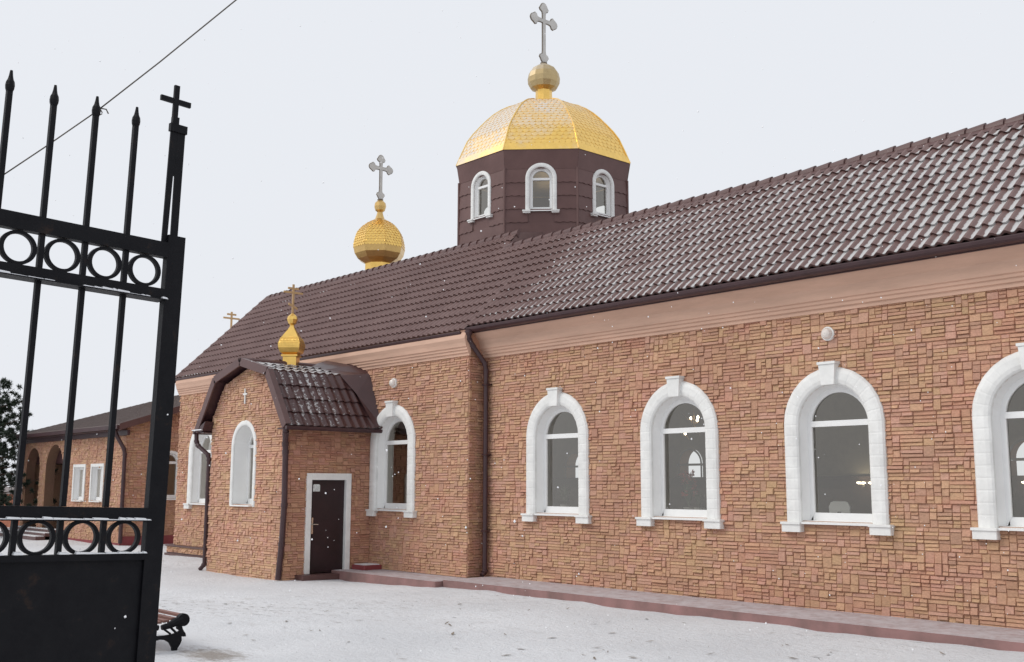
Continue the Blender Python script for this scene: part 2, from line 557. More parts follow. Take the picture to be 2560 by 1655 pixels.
def tile_roof(mb, O, S, U, s0, s1, rows, row_len, wave=0.178, amp=0.042, lip=0.038, snow=None, per=8, last=None):
    O, S, U = Vector(O), Vector(S).normalized(), Vector(U).normalized()
    Nn = S.cross(U).normalized()
    if Nn.z < 0: Nn = -Nn
    ns = int((s1 - s0) / wave * per) + 1
    at = mb.attr.setdefault('snow', [])
    at.extend([0.0] * (len(mb.v) - len(at)))
    prev = None
    for r in range(rows):
        L = row_len
        for (u, lift) in ((r * L - (0.022 if r else 0), lip), (r * L + L * 0.5, lip * 0.55), ((r + 1) * L, 0.0)):
            ring = []
            for i in range(ns + 1):
                s = s0 + (s1 - s0) * i / ns
                ph = ((s - s0) / wave) % 1.0
                wv = (0.5 + 0.5 * math.cos(2 * math.pi * ph))
                q = O + S * s + U * u + Nn * (amp * wv ** 1.4 + lift)
                ring.append(len(mb.v))
                mb.v.append(tuple(q))
                tr = 0.5 - 0.5 * math.cos(2 * math.pi * (ph - 0.07))
                at.append(snow(s, u, tr, r) if snow else 0.0)
            if prev is not None:
                for i in range(ns):
                    mb.f.append((prev[i], prev[i + 1], ring[i + 1], ring[i])); mb.mi.append(0)
            else:
                b0 = []
                for i in range(ns + 1):   # lower edge turned down
                    q = Vector(mb.v[ring[i]]) - Nn * (lip + 0.004)
                    b0.append(len(mb.v)); mb.v.append(tuple(q)); at.append(0.0)
                for i in range(ns):
                    mb.f.append((b0[i], b0[i + 1], ring[i + 1], ring[i])); mb.mi.append(0)
            prev = ring

# ------------------------------------------------------------------ ground and paths
def ground_z(x, y):
    t = min(1, max(0, (x + 19) / 6))
    z = -1.97 + 0.085 * t
    if 12.0 < y < 12.95:
        e = (y - 12.0) / 0.8
        z += e * (0.005 * math.sin(x * 3.3) + 0.005 * math.sin(x * 7.9 + 1) + 0.05 * math.exp(-((x + 15.3) / 0.9) ** 2))
    z += 0.012 * math.sin(x * 1.7 + y * 0.9) + 0.01 * math.sin(y * 2.3 - x * 0.6) + 0.006 * math.sin(x * 5.1) * math.sin(y * 4.3)
    return z
def axis(lo, hi, a, b, st):
    v = []
    x = a
    while x < b: v.append(x); x += st
    v.append(b)
    d = st; x = a
    while x > lo: d *= 1.5; x -= d; v.insert(0, x)
    d = st; x = b
    while x < hi: d *= 1.5; x += d; v.append(x)
    return v
xs = axis(-900, 900, -40, 4, 0.22); ys = axis(-900, 900, 0, 13.6, 0.2)
g = MB()
for y in ys:
    for x in xs:
        g.v.append((x, y, ground_z(x, y) if -45 < x < 6 and -2 < y < 15 else -1.97))
nx = len(xs)
for j in range(len(ys) - 1):
    for i in range(nx - 1):
        g.f.append((j * nx + i, j * nx + i + 1, (j + 1) * nx + i + 1, (j + 1) * nx + i)); g.mi.append(0)
obj('ground', g, 'ground', smooth=True, kind='structure')

pv = MB()
pv.box(WORLD, -16.45, 3.0, 12.79, 13.995, -2.1, -1.764, bev=0.012)
obj('pavement', pv, 'pave', kind='structure')
pv = MB()
pv.box(WORLD, -20.1, -16.46, 12.62, 13.585, -2.1, -1.79, bev=0.012)
obj('pavement', pv, 'pave', kind='structure')

# ------------------------------------------------------------------ the church
church = thing('church', (-15, 15, -1.97), 'long stone-clad church with brown tiled roof, gold domes and a gabled side porch', 'church')
ZB = -1.764
YR, YL, XC, XE = 14.0, 13.59, -16.69, 4.0
XG = -30.1
FR = F((0, YR, 0), (1, 0, 0), (0, -1, 0))
FL = F((0, YL, 0), (1, 0, 0), (0, -1, 0))
WZ0, WZS, WRI = -0.50, 0.92, 0.58        # opening bottom, spring line, inner radius
WIN_R = [-14.545, -11.625, -8.705, -5.785, -2.865, 0.06]
WIN_L = [-19.26, -28.46]

def window(fr, cx, z0=WZ0, zs=WZS, ri=WRI, wd=0.25, rec=0.18, gr=0.47, label=None, feet=True, key=True, proud=0.085, beads=True, gz0=None, parent=church, flat=False, sillout=0.10, gap=0.105, tr_th=0.085, feet_h=0.145):
    """arched window: frame with children surround, keystone, two panes, sill"""
    ro = ri + wd
    fm = MB()
    n_out, n_in = -rec + 0.035, -rec - 0.035
    gz = gz0 if gz0 is not None else z0 + 0.12
    # frame ring between opening and glass, splayed reveal
    k = 22
    outer = arch_path(cx, z0, zs, ri, k); midp = arch_path(cx, z0, zs, ri - (ri - gr) * 0.35, k)
    gp = arch_path(cx, gz, zs, gr, k)
    if flat:
        outer = [(cx - ri, z0), (cx - ri, zs), (cx + ri, zs), (cx + ri, z0)]
        midp = [(cx - ri * 0.93, z0), (cx - ri * 0.93, zs - .03), (cx + ri * 0.93, zs - .03), (cx + ri * 0.93, z0)]
        gp = [(cx - gr, gz), (cx - gr, zs - gap), (cx + gr, zs - gap), (cx + gr, gz)]
    m2 = [(a, max(b, z0)) for a, b in midp]
    loops = [[(a, 0.0, b) for a, b in outer], [(a, n_out, b) for a, b in m2], [(a, n_out, b) for a, b in gp], [(a, n_in, b) for a, b in gp]]
    for A, B in zip(loops, loops[1:]):
        for i in range(len(A) - 1):
            fm.quad(fr.p(*A[i]), fr.p(*A[i + 1]), fr.p(*B[i + 1]), fr.p(*B[i]))
    fm.box(fr, cx - gr - 0.03, cx + gr + 0.03, n_in, n_out - 0.004, z0 - 0.02, gz)          # bottom rail
    if not flat: fm.box(fr, cx - gr - 0.01, cx + gr + 0.01, n_in, n_out + 0.012, zs - 0.03, zs - 0.03 + tr_th)     # transom at spring line
    else: fm.box(fr, cx - 0.045, cx + 0.045, n_in, n_out + 0.012, gz, zs - gap)
    wo = obj('window', fm, 'pvc', parent)
    if label: wo['label'] = label
    # glass
    gm = MB()
    nz = -rec
    if flat:
        gm.add([fr.p(cx - gr, nz, gz), fr.p(cx + gr, nz, gz), fr.p(cx + gr, nz, zs - gap), fr.p(cx - gr, nz, zs - gap)], [(0, 1, 2, 3)])
        obj('pane', gm, 'glass', wo)
    else:
        gm.add([fr.p(cx - gr, nz, gz), fr.p(cx + gr, nz, gz), fr.p(cx + gr, nz, zs - 0.03), fr.p(cx - gr, nz, zs - 0.03)], [(0, 1, 2, 3)])
        obj('pane', gm, 'glass', wo)
        gm = MB()
        zt = zs - 0.03 + tr_th
        ar = [(a, max(b, zt)) for a, b in arch_path(cx, zt, zs, gr, k)]
        gm.add([fr.p(a, nz, b) for a, b in ar], [tuple(range(len(ar)))[::-1]])
        obj('pane', gm, 'glass', wo)
    # surround
    sm = MB()
    prof = [(0, -0.02), (0, proud * 0.55), (wd * 0.10, proud * 0.82), (wd * 0.3, proud), (wd * 0.7, proud), (wd * 0.9, proud * 0.82), (wd, proud * 0.5), (wd, 0)]
    zb = z0 - 0.02
    if flat:
        pr2 = [(0, -0.02), (0, proud), (wd, proud), (wd, 0)]
        base = lambda off: [(cx - ri - off, zb), (cx - ri - off, zs + off), (cx + ri + off, zs + off), (cx + ri + off, zb)]
        rows = [[fr.p(a, d, b) for a, b in base(off)] for off, d in pr2]
    else:
        stp = 0.155
        rows = []
        for off, d in prof:
            path = []
            def add(a, b):
                path.append((a, b))
            raw = arch_path(cx, zb, zs, ri + off, k, step=stp)
            rows.append([fr.p(a, d, b) for a, b in raw])
        if beads:
            # grooves between the moulded lengths: extra samples pulled in
            rows = []
            ang = [math.pi - math.pi * i / 14 for i in range(15)]
            kk = max(1, round((zs - zb) / stp))
            par = [('l', i / kk) for i in range(kk)] + [('a', a) for a in ang] + [('r', (i + 1) / kk) for i in range(kk)]
            fine = []
            for a, b in zip(par, par[1:]):
                fine.append((a, 0.0, a))
                for t in (0.12, 0.88): fine.append((a, t, b))
            fine.append((par[-1], 0.0, par[-1]))
            def pos(q, r):
                if q[0] == 'l': return Vector((cx - r, zb + (zs - zb) * q[1]))
                if q[0] == 'r': return Vector((cx + r, zs + (zb - zs) * q[1]))
                return Vector((cx + r * math.cos(q[1]), zs + r * math.sin(q[1])))
            for off, d in prof:
                row = []
                for a, t, b in fine:
                    if a[0] == 'a' and b[0] == 'a':
                        q = pos(('a', a[1] + (b[1] - a[1]) * t), ri + off)
                    else:
                        A = pos(a, ri + off)
                        B = pos(b, ri + off)
                        q = A + (B - A) * t
                    dd = d - (0.0035 if (t == 0.0 and d > 0.02) else 0)
                    row.append(fr.p(q.x, dd, q.y))
                rows.append(row)
    for A, B in zip(rows, rows[1:]):
        for i in range(len(A) - 1): sm.quad(A[i], A[i + 1], B[i + 1], B[i])
    if feet:
        fw = wd + 0.10
        for sg in (-1, 1):
            a = cx + sg * (ri - 0.03); b = cx + sg * (ri + fw - 0.03)
            sm.box(fr, min(a, b) + 0.012, max(a, b) - 0.012, -0.02, proud + 0.03, z0 - 0.02 - feet_h, z0 - 0.055, bev=0.01)
            sm.box(fr, min(a, b), max(a, b), -0.02, proud + 0.05, z0 - 0.053, z0 - 0.018, bev=0.008)
    else:
        for sg in (-1, 1):
            a = cx + sg * ri; b = cx + sg * (ri + wd)
            sm.box(fr, min(a, b), max(a, b), 0.0, proud * 0.5, zb - 0.03, zb + 0.001)
    obj('surround', sm, 'white', wo)
    if key:
        km = MB()
        zt = zs + ri + wd
        lo = [fr.p(cx - 0.105, 0, zs + ri - 0.015), fr.p(cx + 0.105, 0, zs + ri - 0.015), fr.p(cx + 0.105, proud + 0.05, zs + ri - 0.015), fr.p(cx - 0.105, proud + 0.05, zs + ri - 0.015)]
        hi = [fr.p(cx - 0.135, 0, zt + 0.035), fr.p(cx + 0.135, 0, zt + 0.035), fr.p(cx + 0.135, proud + 0.06, zt + 0.035), fr.p(cx - 0.135, proud + 0.06, zt + 0.035)]
        km.hexa(lo, hi)
        km.box(fr, cx - 0.15, cx + 0.15, -0.01, proud + 0.075, zt + 0.037, zt + 0.075)
        obj('keystone', km, 'white', wo)
    sl = MB()
    sl.hexa([fr.p(cx - ri + 0.02, n_out - 0.01, z0 - 0.015), fr.p(cx + ri - 0.02, n_out - 0.01, z0 - 0.015), fr.p(cx + ri - 0.02, sillout, z0 - 0.045), fr.p(cx - ri + 0.02, sillout, z0 - 0.045)],
            [fr.p(cx - ri + 0.02, n_out - 0.01, z0 + 0.01), fr.p(cx + ri - 0.02, n_out - 0.01, z0 + 0.01), fr.p(cx + ri - 0.02, sillout, z0 - 0.02), fr.p(cx - ri + 0.02, sillout, z0 - 0.02)])
    obj('sill', sl, 'pvc', wo)
    return wo

hr = [Hole(x, WZ0, WZS, WRI) for x in WIN_R]
hl = [Hole(x, WZ0, WZS, WRI) for x in WIN_L]

# walls (cladding backing + stones in one mesh: the wall)
wl = MB()
wall_sheet(wl, FR, 0, XC, XE, -2.1, 3.15, hr)
nb = len(wl.v)
stones(wl, FR, XC + 0.02, XE, ZB - 0.03, 2.62, hr, seed=3)
wl.quad((XE, YR, -2.1), (XE, 23.4, -2.1), (XE, 23.4, 3.3), (XE, YR, 3.3))
wl.attr['stone_colour'].extend([(0.4, 0.22, 0.13, 1)] * 4)
obj('wall', wl, ['stone'], church)
wl = MB()
wall_sheet(wl, FL, 0, XG, XC, -2.1, 3.15, hl)
FS = F((XC, YL, 0), (0, 1, 0), (1, 0, 0))       # short return facing +x
wl.quad(FS.p(0, 0, -2.1), FS.p(0.41, 0, -2.1), FS.p(0.41, 0, 3.15), FS.p(0, 0, 3.15))
FG = F((XG, YL, 0), (0, 1, 0), (-1, 0, 0))      # gable end
GY = 23.73
wl.add([FG.p(0, 0, -2.1), FG.p(GY - YL, 0, -2.1), FG.p(GY - YL, 0, 3.1), FG.p(GY - YL - 2.66, 0, 5.7), FG.p(5.07, 0, 6.4), FG.p(2.66, 0, 5.7), FG.p(0, 0, 3.1)], [(0, 1, 2, 3, 4, 5, 6)])
porch_gap = [RectHole(-21.83, -3.0, 2.2, 1.2)]
stones(wl, FL, XG, XC, ZB - 0.02, 2.66, hl + porch_gap, seed=5, grow=0.06)
stones(wl, FS, 0.0, 0.40, ZB, 2.66, seed=6, tint=(0.86, 0.82, 0.82))  # stone colour darkened here as shade on the side turned from the sun
# plinth left of the porch
FP = F((0, YL - 0.16, 0), (1, 0, 0), (0, -1, 0))
stones(wl, FP, XG - 0.12, -23.6, -2.0 + 0.10, -1.74, seed=8, course=0.20)
obj('wall', wl, ['stone'], church)
pb = MB()
pb.box(WORLD, XG - 0.12, -23.56, YL - 0.16, YL - 0.002, -2.0, -1.74)
pb.box(WORLD, XG - 0.15, -23.56, YL - 0.22, YL - 0.161, -2.1, -1.93)
pb.box(WORLD, XG - 0.15, -23.56, YL - 0.20, YL - 0.001, -1.739, -1.70)
obj('plinth', pb, 'flash', church)

# inside faces of the long walls, floor, ceiling, end walls
im = MB()
FRi = F((0, YR + 0.42, 0), (1, 0, 0), (0, -1, 0)); FLi = F((0, YL + 0.42, 0), (1, 0, 0), (0, -1, 0))
ZW = 0.25
wall_sheet(im, FRi, 0, XC, XE - .1, -1.7, 3.1, hr)
wall_sheet(im, FLi, 0, XG + .1, XC, -1.7, 3.1, hl)
for fr, hs in ((FR, hr), (FL, hl)):
    for h in hs:    # reveals behind the frames
        pth = arch_path(h.cx, h.z0, h.zs, h.r, 14)
        pth = pth + [pth[0]]
        for a, b in zip(pth, pth[1:]): im.quad(fr.p(a[0], -0.215, a[1]), fr.p(b[0], -0.215, b[1]), fr.p(b[0], -0.42, b[1]), fr.p(a[0], -0.42, a[1]))
YB = 23.3
FB = F((0, YB, 0), (1, 0, 0), (0, -1, 0))
WIN_B = [-27.0, -23.45, -18.97, -15.9, -12.9, -9.9, -6.9, -3.9, -0.9]
hb = [Hole(x, -0.7, 0.62, 0.24 if False else 0.42) for x in WIN_B]
wall_sheet(im, FB, 0, XG + .1, XE - .1, ZW, 3.1, [Hole(x, ZW + .001, 0.62, 0.42) for x in WIN_B])
im.quad((XG + .1, 13.9, -1.7), (XG + .1, YB, -1.7), (XG + .1, YB, 3.1), (XG + .1, 13.9, 3.1))
im.quad((XE - .1, 13.9, -1.7), (XE - .1, YB, -1.7), (XE - .1, YB, 3.1), (XE - .1, 13.9, 3.1))
im.quad((XG + .1, 13.9, 3.1), (XE - .1, 13.9, 3.1), (XE - .1, YB, 3.1), (XG + .1, YB, 3.1))
obj('interior_wall', im, 'plaster_in', church)
iw = MB()
iw.quad((XG + .1, YB - .02, -1.7), (XE - .1, YB - .02, -1.7), (XE - .1, YB - .02, ZW), (XG + .1, YB - .02, ZW))
iw.box(WORLD, XG + .1, XE - .1, YB - .06, YB - .021, ZW - .06, ZW)
obj('wainscot', iw, 'wains', church)
fl = MB()
fl.quad((XG + .1, 14.4, -1.7), (XE - .1, 14.4, -1.7), (XE - .1, YB, -1.7), (XG + .1, YB, -1.7))
obj('floor', fl, 'floor_in', church)
for x in WIN_B:
    bw = MB()
    bw.box(FB, x - .45, x + .45, -0.02, 0.03, 0.56, 0.62)
    pth = arch_path(x, ZW, 0.62, 0.42, 12); q = arch_path(x, ZW, 0.62, 0.36, 12)
    for i in range(len(pth) - 1): bw.quad(FB.p(pth[i][0], 0.025, pth[i][1]), FB.p(pth[i + 1][0], 0.025, pth[i + 1][1]), FB.p(q[i + 1][0], 0.025, q[i + 1][1]), FB.p(q[i][0], 0.025, q[i][1]))
    obj('far_window_frame', bw, 'pvc', church)
rb = MB()      # rear outer wall
wall_sheet(rb, F((0, YB + .43, 0), (1, 0, 0), (0, 1, 0)), 0, XG, XE, -2.1, 3.1, [Hole(x, ZW, 0.62, 0.42) for x in WIN_B])
obj('rear_wall', rb, 'plaster', church)

for i, x in enumerate(WIN_R): window(FR, x)
for i, x in enumerate(WIN_L): window(FL, x)

# cornice: coved plaster under the eaves, stepped at its lower edge
def cornice(mb, x0, x1, yw, ye, ztop, zbot):
    d = yw - ye
    pr = [(yw, zbot), (yw - 0.045, zbot), (yw - 0.045, zbot + 0.055), (yw - 0.075, zbot + 0.065), (yw - 0.075, zbot + 0.115), (yw - 0.10, zbot + 0.125), (yw - 0.10, zbot + 0.17),
          (yw - 0.125, zbot + 0.18), (yw - 0.14, zbot + 0.26), (yw - 0.17, zbot + 0.34), (ye + 0.06, ztop - 0.02), (ye + 0.02, ztop)]
    for (a, b), (c, e) in zip(pr, pr[1:]): mb.quad((x0, a, b), (x1, a, b), (x1, c, e), (x0, c, e))
    for x in (x0, x1): mb.add([(x, a, b) for a, b in pr] + [(x, yw, ztop)], [tuple(range(len(pr) + 1))])
cm = MB()
cornice(cm, XC + 0.001, XE, YR, 13.62, 3.10, 2.575)
obj('cornice', cm, 'plaster', church)
cm = MB()
cornice(cm, XG - 0.06, XC + 0.05, YL, 13.40, 3.10, 2.60)
obj('cornice', cm, 'plaster', church)

# main roofs
def main_roof(x0, x1, ye, ze, yb, zb, snow, rows, name_label, tall=None):
    """steep tiled slope from eave to break, shallow slopes above; tall = (x_end, y, z, rows): the slope runs higher left of x_end"""
    mb = MB()
    U = Vector((0, yb - ye, zb - ze)); L = U.length
    tile_roof(mb, (0, ye, ze), (1, 0, 0), U, x0, x1, rows, L / rows, snow=snow)
    yc = 18.66
    spans = [(x0, x1, yb, zb)]
    if tall:
        xe, y2, z2, r2 = tall
        U2 = Vector((0, y2 - yb, z2 - zb))
        tile_roof(mb, (0, yb, zb), (1, 0, 0), U2, x0, xe, r2, U2.length / r2, snow=snow)
        spans = [(x0, xe, y2, z2), (xe, x1, yb, zb)]
    for a, b, y_, z_ in spans:
        zt = zb + 0.85
        for pa, pb_ in (((y_, z_), (yc, zt)), ((yc, zt), (2 * yc - y_, z_)), ((2 * yc - y_, z_), (2 * yc - ye, ze))):
            mb.quad((a, pa[0], pa[1]), (b, pa[0], pa[1]), (b, pb_[0], pb_[1]), (a, pb_[0], pb_[1]))
    if tall:
        mb.add([(xe, yb, zb), (xe, y2, z2 + 0.03), (xe, yc, zt)], [(0, 1, 2)])
    mb.attr['snow'].extend([0.0] * (len(mb.v) - len(mb.attr['snow'])))
    o = obj('roof', mb, 'tile', church, label=name_label)
    for xa, xb, y_, z_ in spans:
        rc = MB()      # ridge tiles along the break
        nseg = max(2, int((xb - xa) / 0.30))
        for i in range(nseg):
            a = xa + (xb - xa) * i / nseg; b = xa + (xb - xa) * (i + 1) / nseg + 0.02
            la = []; lb = []
            for k in range(9):
                an = R(-62 + 160 * k / 8)
                d = Vector((0, -math.cos(an), math.sin(an)))
                la.append(Vector((a, y_ + 0.03, z_ + 0.0)) + d * 0.088); lb.append(Vector((b, y_ + 0.03, z_ + 0.0)) + d * 0.118)
            rc.hexa(la, lb)
        rc.quad((xa, y_ - 0.14, z_ - 0.14 + 0.06), (xb, y_ - 0.14, z_ - 0.14 + 0.06), (xb, y_, z_ + 0.07), (xa, y_, z_ + 0.07))
        obj('ridge_cap', rc, 'flash', o)
    return o
def snow_r(s, u, tr, r):
    edge = XC + 0.02
    f = min(1, max(0, (s - edge) / 1.6))
    e = 0.30 * math.exp(-abs(s + 8.5) / 6)
    v = (tr - 0.5) * 1.0 + 0.52 - 0.09 * max(0, (s + 8) / 8)
    if u < 0.12: v -= 0.1
    if u > 2.95: v -= 0.5
    return v * (0.35 + 0.65 * f)
def snow_l(s, u, tr, r):
    f = max(0, min(1, (-21 - s) / 7))
    return 0.04 + 0.40 * tr * f + (0.10 * tr if s > -18.5 else 0.0) + (0.22 if u < 0.08 else 0)
main_roof(XC - 0.03, XE + 0.3, 13.60, 3.19, 15.97, 5.44, snow_r, 11, 'brown metal tile roof with snow lying in the furrows')
main_roof(-30.38, XC - 0.03, 13.52, 3.114, 15.974, 5.443, snow_l, 11, 'bare brown metal tile roof', (-18.35, 16.42, 5.866, 2))
# cheek between the two roofs, verge at the gable
ck = MB()
for y0, z0, y1, z1 in ((13.48, 3.05, 16.42, 5.84), (16.42, 5.84, 18.66, 6.27), (18.66, 6.27, 20.9, 5.84), (20.9, 5.84, 23.85, 3.05)):
    ck.hexa([(-30.42, y0, z0 - 0.1), (-30.385, y0, z0 - 0.1), (-30.385, y0, z0 + 0.10), (-30.42, y0, z0 + 0.10)], [(-30.42, y1, z1 - 0.1), (-30.385, y1, z1 - 0.1), (-30.385, y1, z1 + 0.10), (-30.42, y1, z1 + 0.10)])
obj('verge_board', ck, 'tile', church)

def gutter(x0, x1, y, z, parent=church, r=0.075, drop=0.10):
    mb = MB()
    prof = [(y + 0.07, z + 0.03), (y + 0.07, z - r)] + [(y - r * math.sin(R(a)) * 1.0, z - r * math.cos(R(a)) - 0.0) for a in (0, 30, 60, 90)] + [(y - r, z + 0.015), (y - r + 0.012, z + 0.015), (y - r + 0.012, z)]
    for a, b in zip(prof, prof[1:]): mb.quad((x0, a[0], a[1]), (x1, a[0], a[1]), (x1, b[0], b[1]), (x0, b[0], b[1]))
    for x in (x0, x1): mb.add([(x, a, b) for a, b in prof], [tuple(range(len(prof)))])
    mb.box(WORLD, x0, x1, y + 0.072, y + 0.10, z - drop, z + 0.04)
    return obj('gutter', mb, 'brown', parent)
gutter(XC - 0.02, XE + 0.3, 13.575, 3.15, drop=0.09)
gutter(-30.36, XC - 0.10, 13.48, 3.08, r=0.06, drop=0.05)

def pipe(pts, r=0.05, name='downpipe', parent=church, clips=True, **kw):
    mb = MB()
    mb.tube(pts, r, 10)
    for i in range(1, len(pts) - 1):   # collars at the bends
        d = (Vector(pts[i + 1]) - Vector(pts[i])).normalized()
        mb.tube([Vector(pts[i]) - d * 0.03, Vector(pts[i]) + d * 0.05], r * 1.16, 10)
    o = obj(name, mb, 'brown', parent, smooth=False, **kw)
    return o
pipe([(-16.64, 13.53, 3.06), (-16.64, 13.54, 2.93), (-16.62, 13.62, 2.80), (-16.52, 13.86, 2.45), (-16.51, 13.885, 2.3), (-16.51, 13.885, -1.66), (-16.50, 13.80, -1.74)], 0.05)
for z in (2.0, 0.6, -0.9):
    pj = MB()
    pj.box(WORLD, -16.575, -16.445, 13.83, 13.998, z, z + 0.03)
    obj('pipe_clip', pj, 'brown', church)
op = MB()
op.lathe((-16.64, 13.53, 3.0), [(0.06, 0), (0.085, 0.06), (0.085, 0.10)], 12)
obj('gutter_outlet', op, 'brown', church)

# ------------------------------------------------------------------ drum and main dome
DC = Vector((-19.884, 18.66, 0))
AP = 2.12
K8 = 1 / math.cos(R(22.5))
def face_frame(c, i, ap):
    a = R(-45 + 45 * i)
    n = Vector((math.cos(a), math.sin(a), 0))
    s = Vector((-math.sin(a), math.cos(a), 0))
    return F(Vector((c.x, c.y, 0)) + n * ap, s, n)
drum = MB()
hw = AP * math.tan(R(22.5))
dholes = {}
for i in range(8):
    fr = face_frame(DC, i, AP)
    h = Hole(0, 6.60, 7.36, 0.27)
    wall_sheet(drum, fr, 0, -hw, hw, 5.3, 7.9, [h])
    drum.attr.setdefault('snow', [])
    drum.attr['snow'].extend([0.0] * (len(drum.v) - len(drum.attr['snow'])))
    # wavy lips of the sheet courses
    for r in range(7):
        z = 5.28 + r * 0.33
        npt = 44
        top = []; bot = []
        for q in range(npt + 1):
            s = -hw + 2 * hw * q / npt
            wv = 0.010 * math.cos(2 * math.pi * s / 0.178)
            bot.append((s, z + wv)); top.append((s, z + 0.30))
        for q in range(npt):
            (sa, za), (sb, zb) = bot[q], bot[q + 1]
            sm = (sa + sb) / 2
            hh = h.half(z + 0.15, 0.06); hh2 = h.half(z + 0.02, 0.06); hh3 = h.half(z + .29, 0.06)
            if any(x is not None and abs(sm) < x for x in (hh, hh2, hh3)): continue
            drum.quad(fr.p(sa, 0.024, za), fr.p(sb, 0.024, zb), fr.p(sb, 0.003, z + 0.33), fr.p(sa, 0.003, z + 0.33))
            drum.quad(fr.p(sa, 0.0, za), fr.p(sb, 0.0, zb), fr.p(sb, 0.024, zb), fr.p(sa, 0.024, za))
    # corner strips and flared soffit
    fr2 = face_frame(DC, i, AP)
    hw2 = 2.19 * math.tan(R(22.5))
    drum.quad(fr.p(-hw, 0.005, 7.60), fr.p(hw, 0.005, 7.60), fr.p(hw2, 0.075, 8.06), fr.p(-hw2, 0.075, 8.06))
    drum.tube([fr.p(hw, 0.012, 5.3), fr.p(hw, 0.012, 7.62)], 0.035, 6)
drum.attr['snow'].extend([0.0] * (len(drum.v) - len(drum.attr['snow'])))
dr = obj('drum', drum, 'drum_tile', church)
for i in range(8):
    fr = face_frame(DC, i, AP)
    if i in (7, 0, 1, 2, 6):
        window(fr, 0, z0=6.58, zs=7.36, ri=0.275, wd=0.105, rec=0.10, gr=0.205, proud=0.05, label='small arched drum window', key=False, feet=True, gz0=6.66, sillout=0.06, tr_th=0.055, feet_h=0.07)

def shingled(mb, c, prof, sides, rot, row, wid, tmax=0.010, rg=rnd, skip=0.0):
    """polygonal dome of profile (apothem, z); each facet carries lapped shield shingles"""
    t = math.tan(math.pi / sides)
    # arc-length param
    acc = [0.0]
    for (a, b), (d, e) in zip(prof, prof[1:]): acc.append(acc[-1] + math.hypot(d - a, e - b))
    def at(l):
        l = min(max(l, 0), acc[-1] - 1e-6)
        for i in range(len(acc) - 1):
            if acc[i] <= l <= acc[i + 1]:
                q = (l - acc[i]) / (acc[i + 1] - acc[i])
                return prof[i][0] + (prof[i + 1][0] - prof[i][0]) * q, prof[i][1] + (prof[i + 1][1] - prof[i][1]) * q
    for k in range(sides):
        a = rot + 2 * math.pi * k / sides
        n = Vector((math.cos(a), math.sin(a), 0)); s = Vector((-math.sin(a), math.cos(a), 0))
        l = skip; r = 0
        while l < acc[-1] - row * 0.4:
            ap0, z0 = at(l); ap1, z1 = at(l + row * 1.0); apm, zm = at(l + row * 0.35)
            hw0 = ap0 * t
            tn = Vector((z1 - z0, 0, -(ap1 - ap0)))
            ln = tn.length or 1
            out = (n * (z1 - z0) + Vector((0, 0, -(ap1 - ap0)))) / ln
            cnt = max(1, round(2 * hw0 / wid))
            ww = 2 * hw0 / cnt
            off = 0.5 if r % 2 else 0.0
            for q in range(cnt + (1 if off else 0)):
                x0 = -hw0 + (q - off) * ww; x1 = x0 + ww
                x0 = max(x0, -hw0); x1 = min(x1, hw0)
                if x1 - x0 < ww * 0.3: continue
                g = ww * 0.02
                x0 += g; x1 -= g
                def P(x, l2, o):
                    ap, z = at(l2)
                    x = max(-ap * t, min(ap * t, x))
                    return c + n * ap + s * x + Vector((0, 0, z)) + out * o
                xm = (x0 + x1) / 2; th = tmax * rg.uniform(0.7, 1.3)
                vs = [P(xm - (x1 - x0) * 0.22, l, th), P(xm + (x1 - x0) * 0.22, l, th), P(x1, l + row * 0.38, th * 0.9), P(x1, l + row * 1.0, 0.001), P(x0, l + row * 1.0, 0.001), P(x0, l + row * 0.38, th * 0.9),
                      P(xm - (x1 - x0) * 0.22, l, 0), P(xm + (x1 - x0) * 0.22, l, 0), P(x1, l + row * 0.38, 0), P(x0, l + row * 0.38, 0)]
                mb.add(vs, [(0, 1, 2, 3, 4, 5), (6, 7, 1, 0), (7, 8, 2, 1), (9, 6, 0, 5)])
            l += row; r += 1

def poly_lathe(mb, c, prof, sides, rot, mi=0, cap=True):
    k = 1 / math.cos(math.pi / sides)
    mb.lathe(c, [(a * k, z) for a, z in prof], sides, rot + math.pi / sides, mi, cap)

DP = [(a * (1 - 0.014 * a), z * (1 - 0.0135 * a)) for a, z in ((2.27, 8.33), (2.14, 8.64), (1.986, 8.98), (1.84, 9.18), (1.648, 9.39), (1.48, 9.56), (1.308, 9.71), (1.11, 9.84), (0.911, 9.93), (0.57, 10.02))]
dm = MB()
DCz = Vector((DC.x, DC.y, 0))
poly_lathe(dm, DCz, [(2.13, 8.06)] + DP + [(0.2, 9.97)], 8, 0, 1)
# smooth lower skirt
for k in range(8):
    a = R(45 * k)
    n = Vector((math.cos(a), math.sin(a), 0)); s = Vector((-math.sin(a), math.cos(a), 0)); t = math.tan(R(22.5))
    a0, z0, a1, z1 = DP[0][0] + 0.015, DP[0][1] - 0.01, DP[0][0] - 0.045, DP[0][1] + 0.17
    dm.quad(DCz + n * a0 - s * a0 * t + Vector((0, 0, z0)), DCz + n * a0 + s * a0 * t + Vector((0, 0, z0)), DCz + n * a1 + s * a1 * t + Vector((0, 0, z1)), DCz + n * a1 - s * a1 * t + Vector((0, 0, z1)), 0)
    c1 = 1 / math.cos(R(22.5))   # hip strips
    a2 = a + R(22.5); dv = Vector((math.cos(a2), math.sin(a2), 0))
    dm.tube([DCz + dv * (p[0] * c1 + 0.006) + Vector((0, 0, p[1])) for p in DP], 0.022, 5, 0)
shingled(dm, DCz, DP, 8, 0, 0.118, 0.150, 0.005, skip=0.17)
dome = obj('dome', dm, ['domegold', 'darkgold'], church)
nk = MB()
nk.lathe(DCz, [(0.225, 9.95), (0.215, 10.42)], 8, 0)
obj('neck', nk, 'gold', dome)
bl = MB()
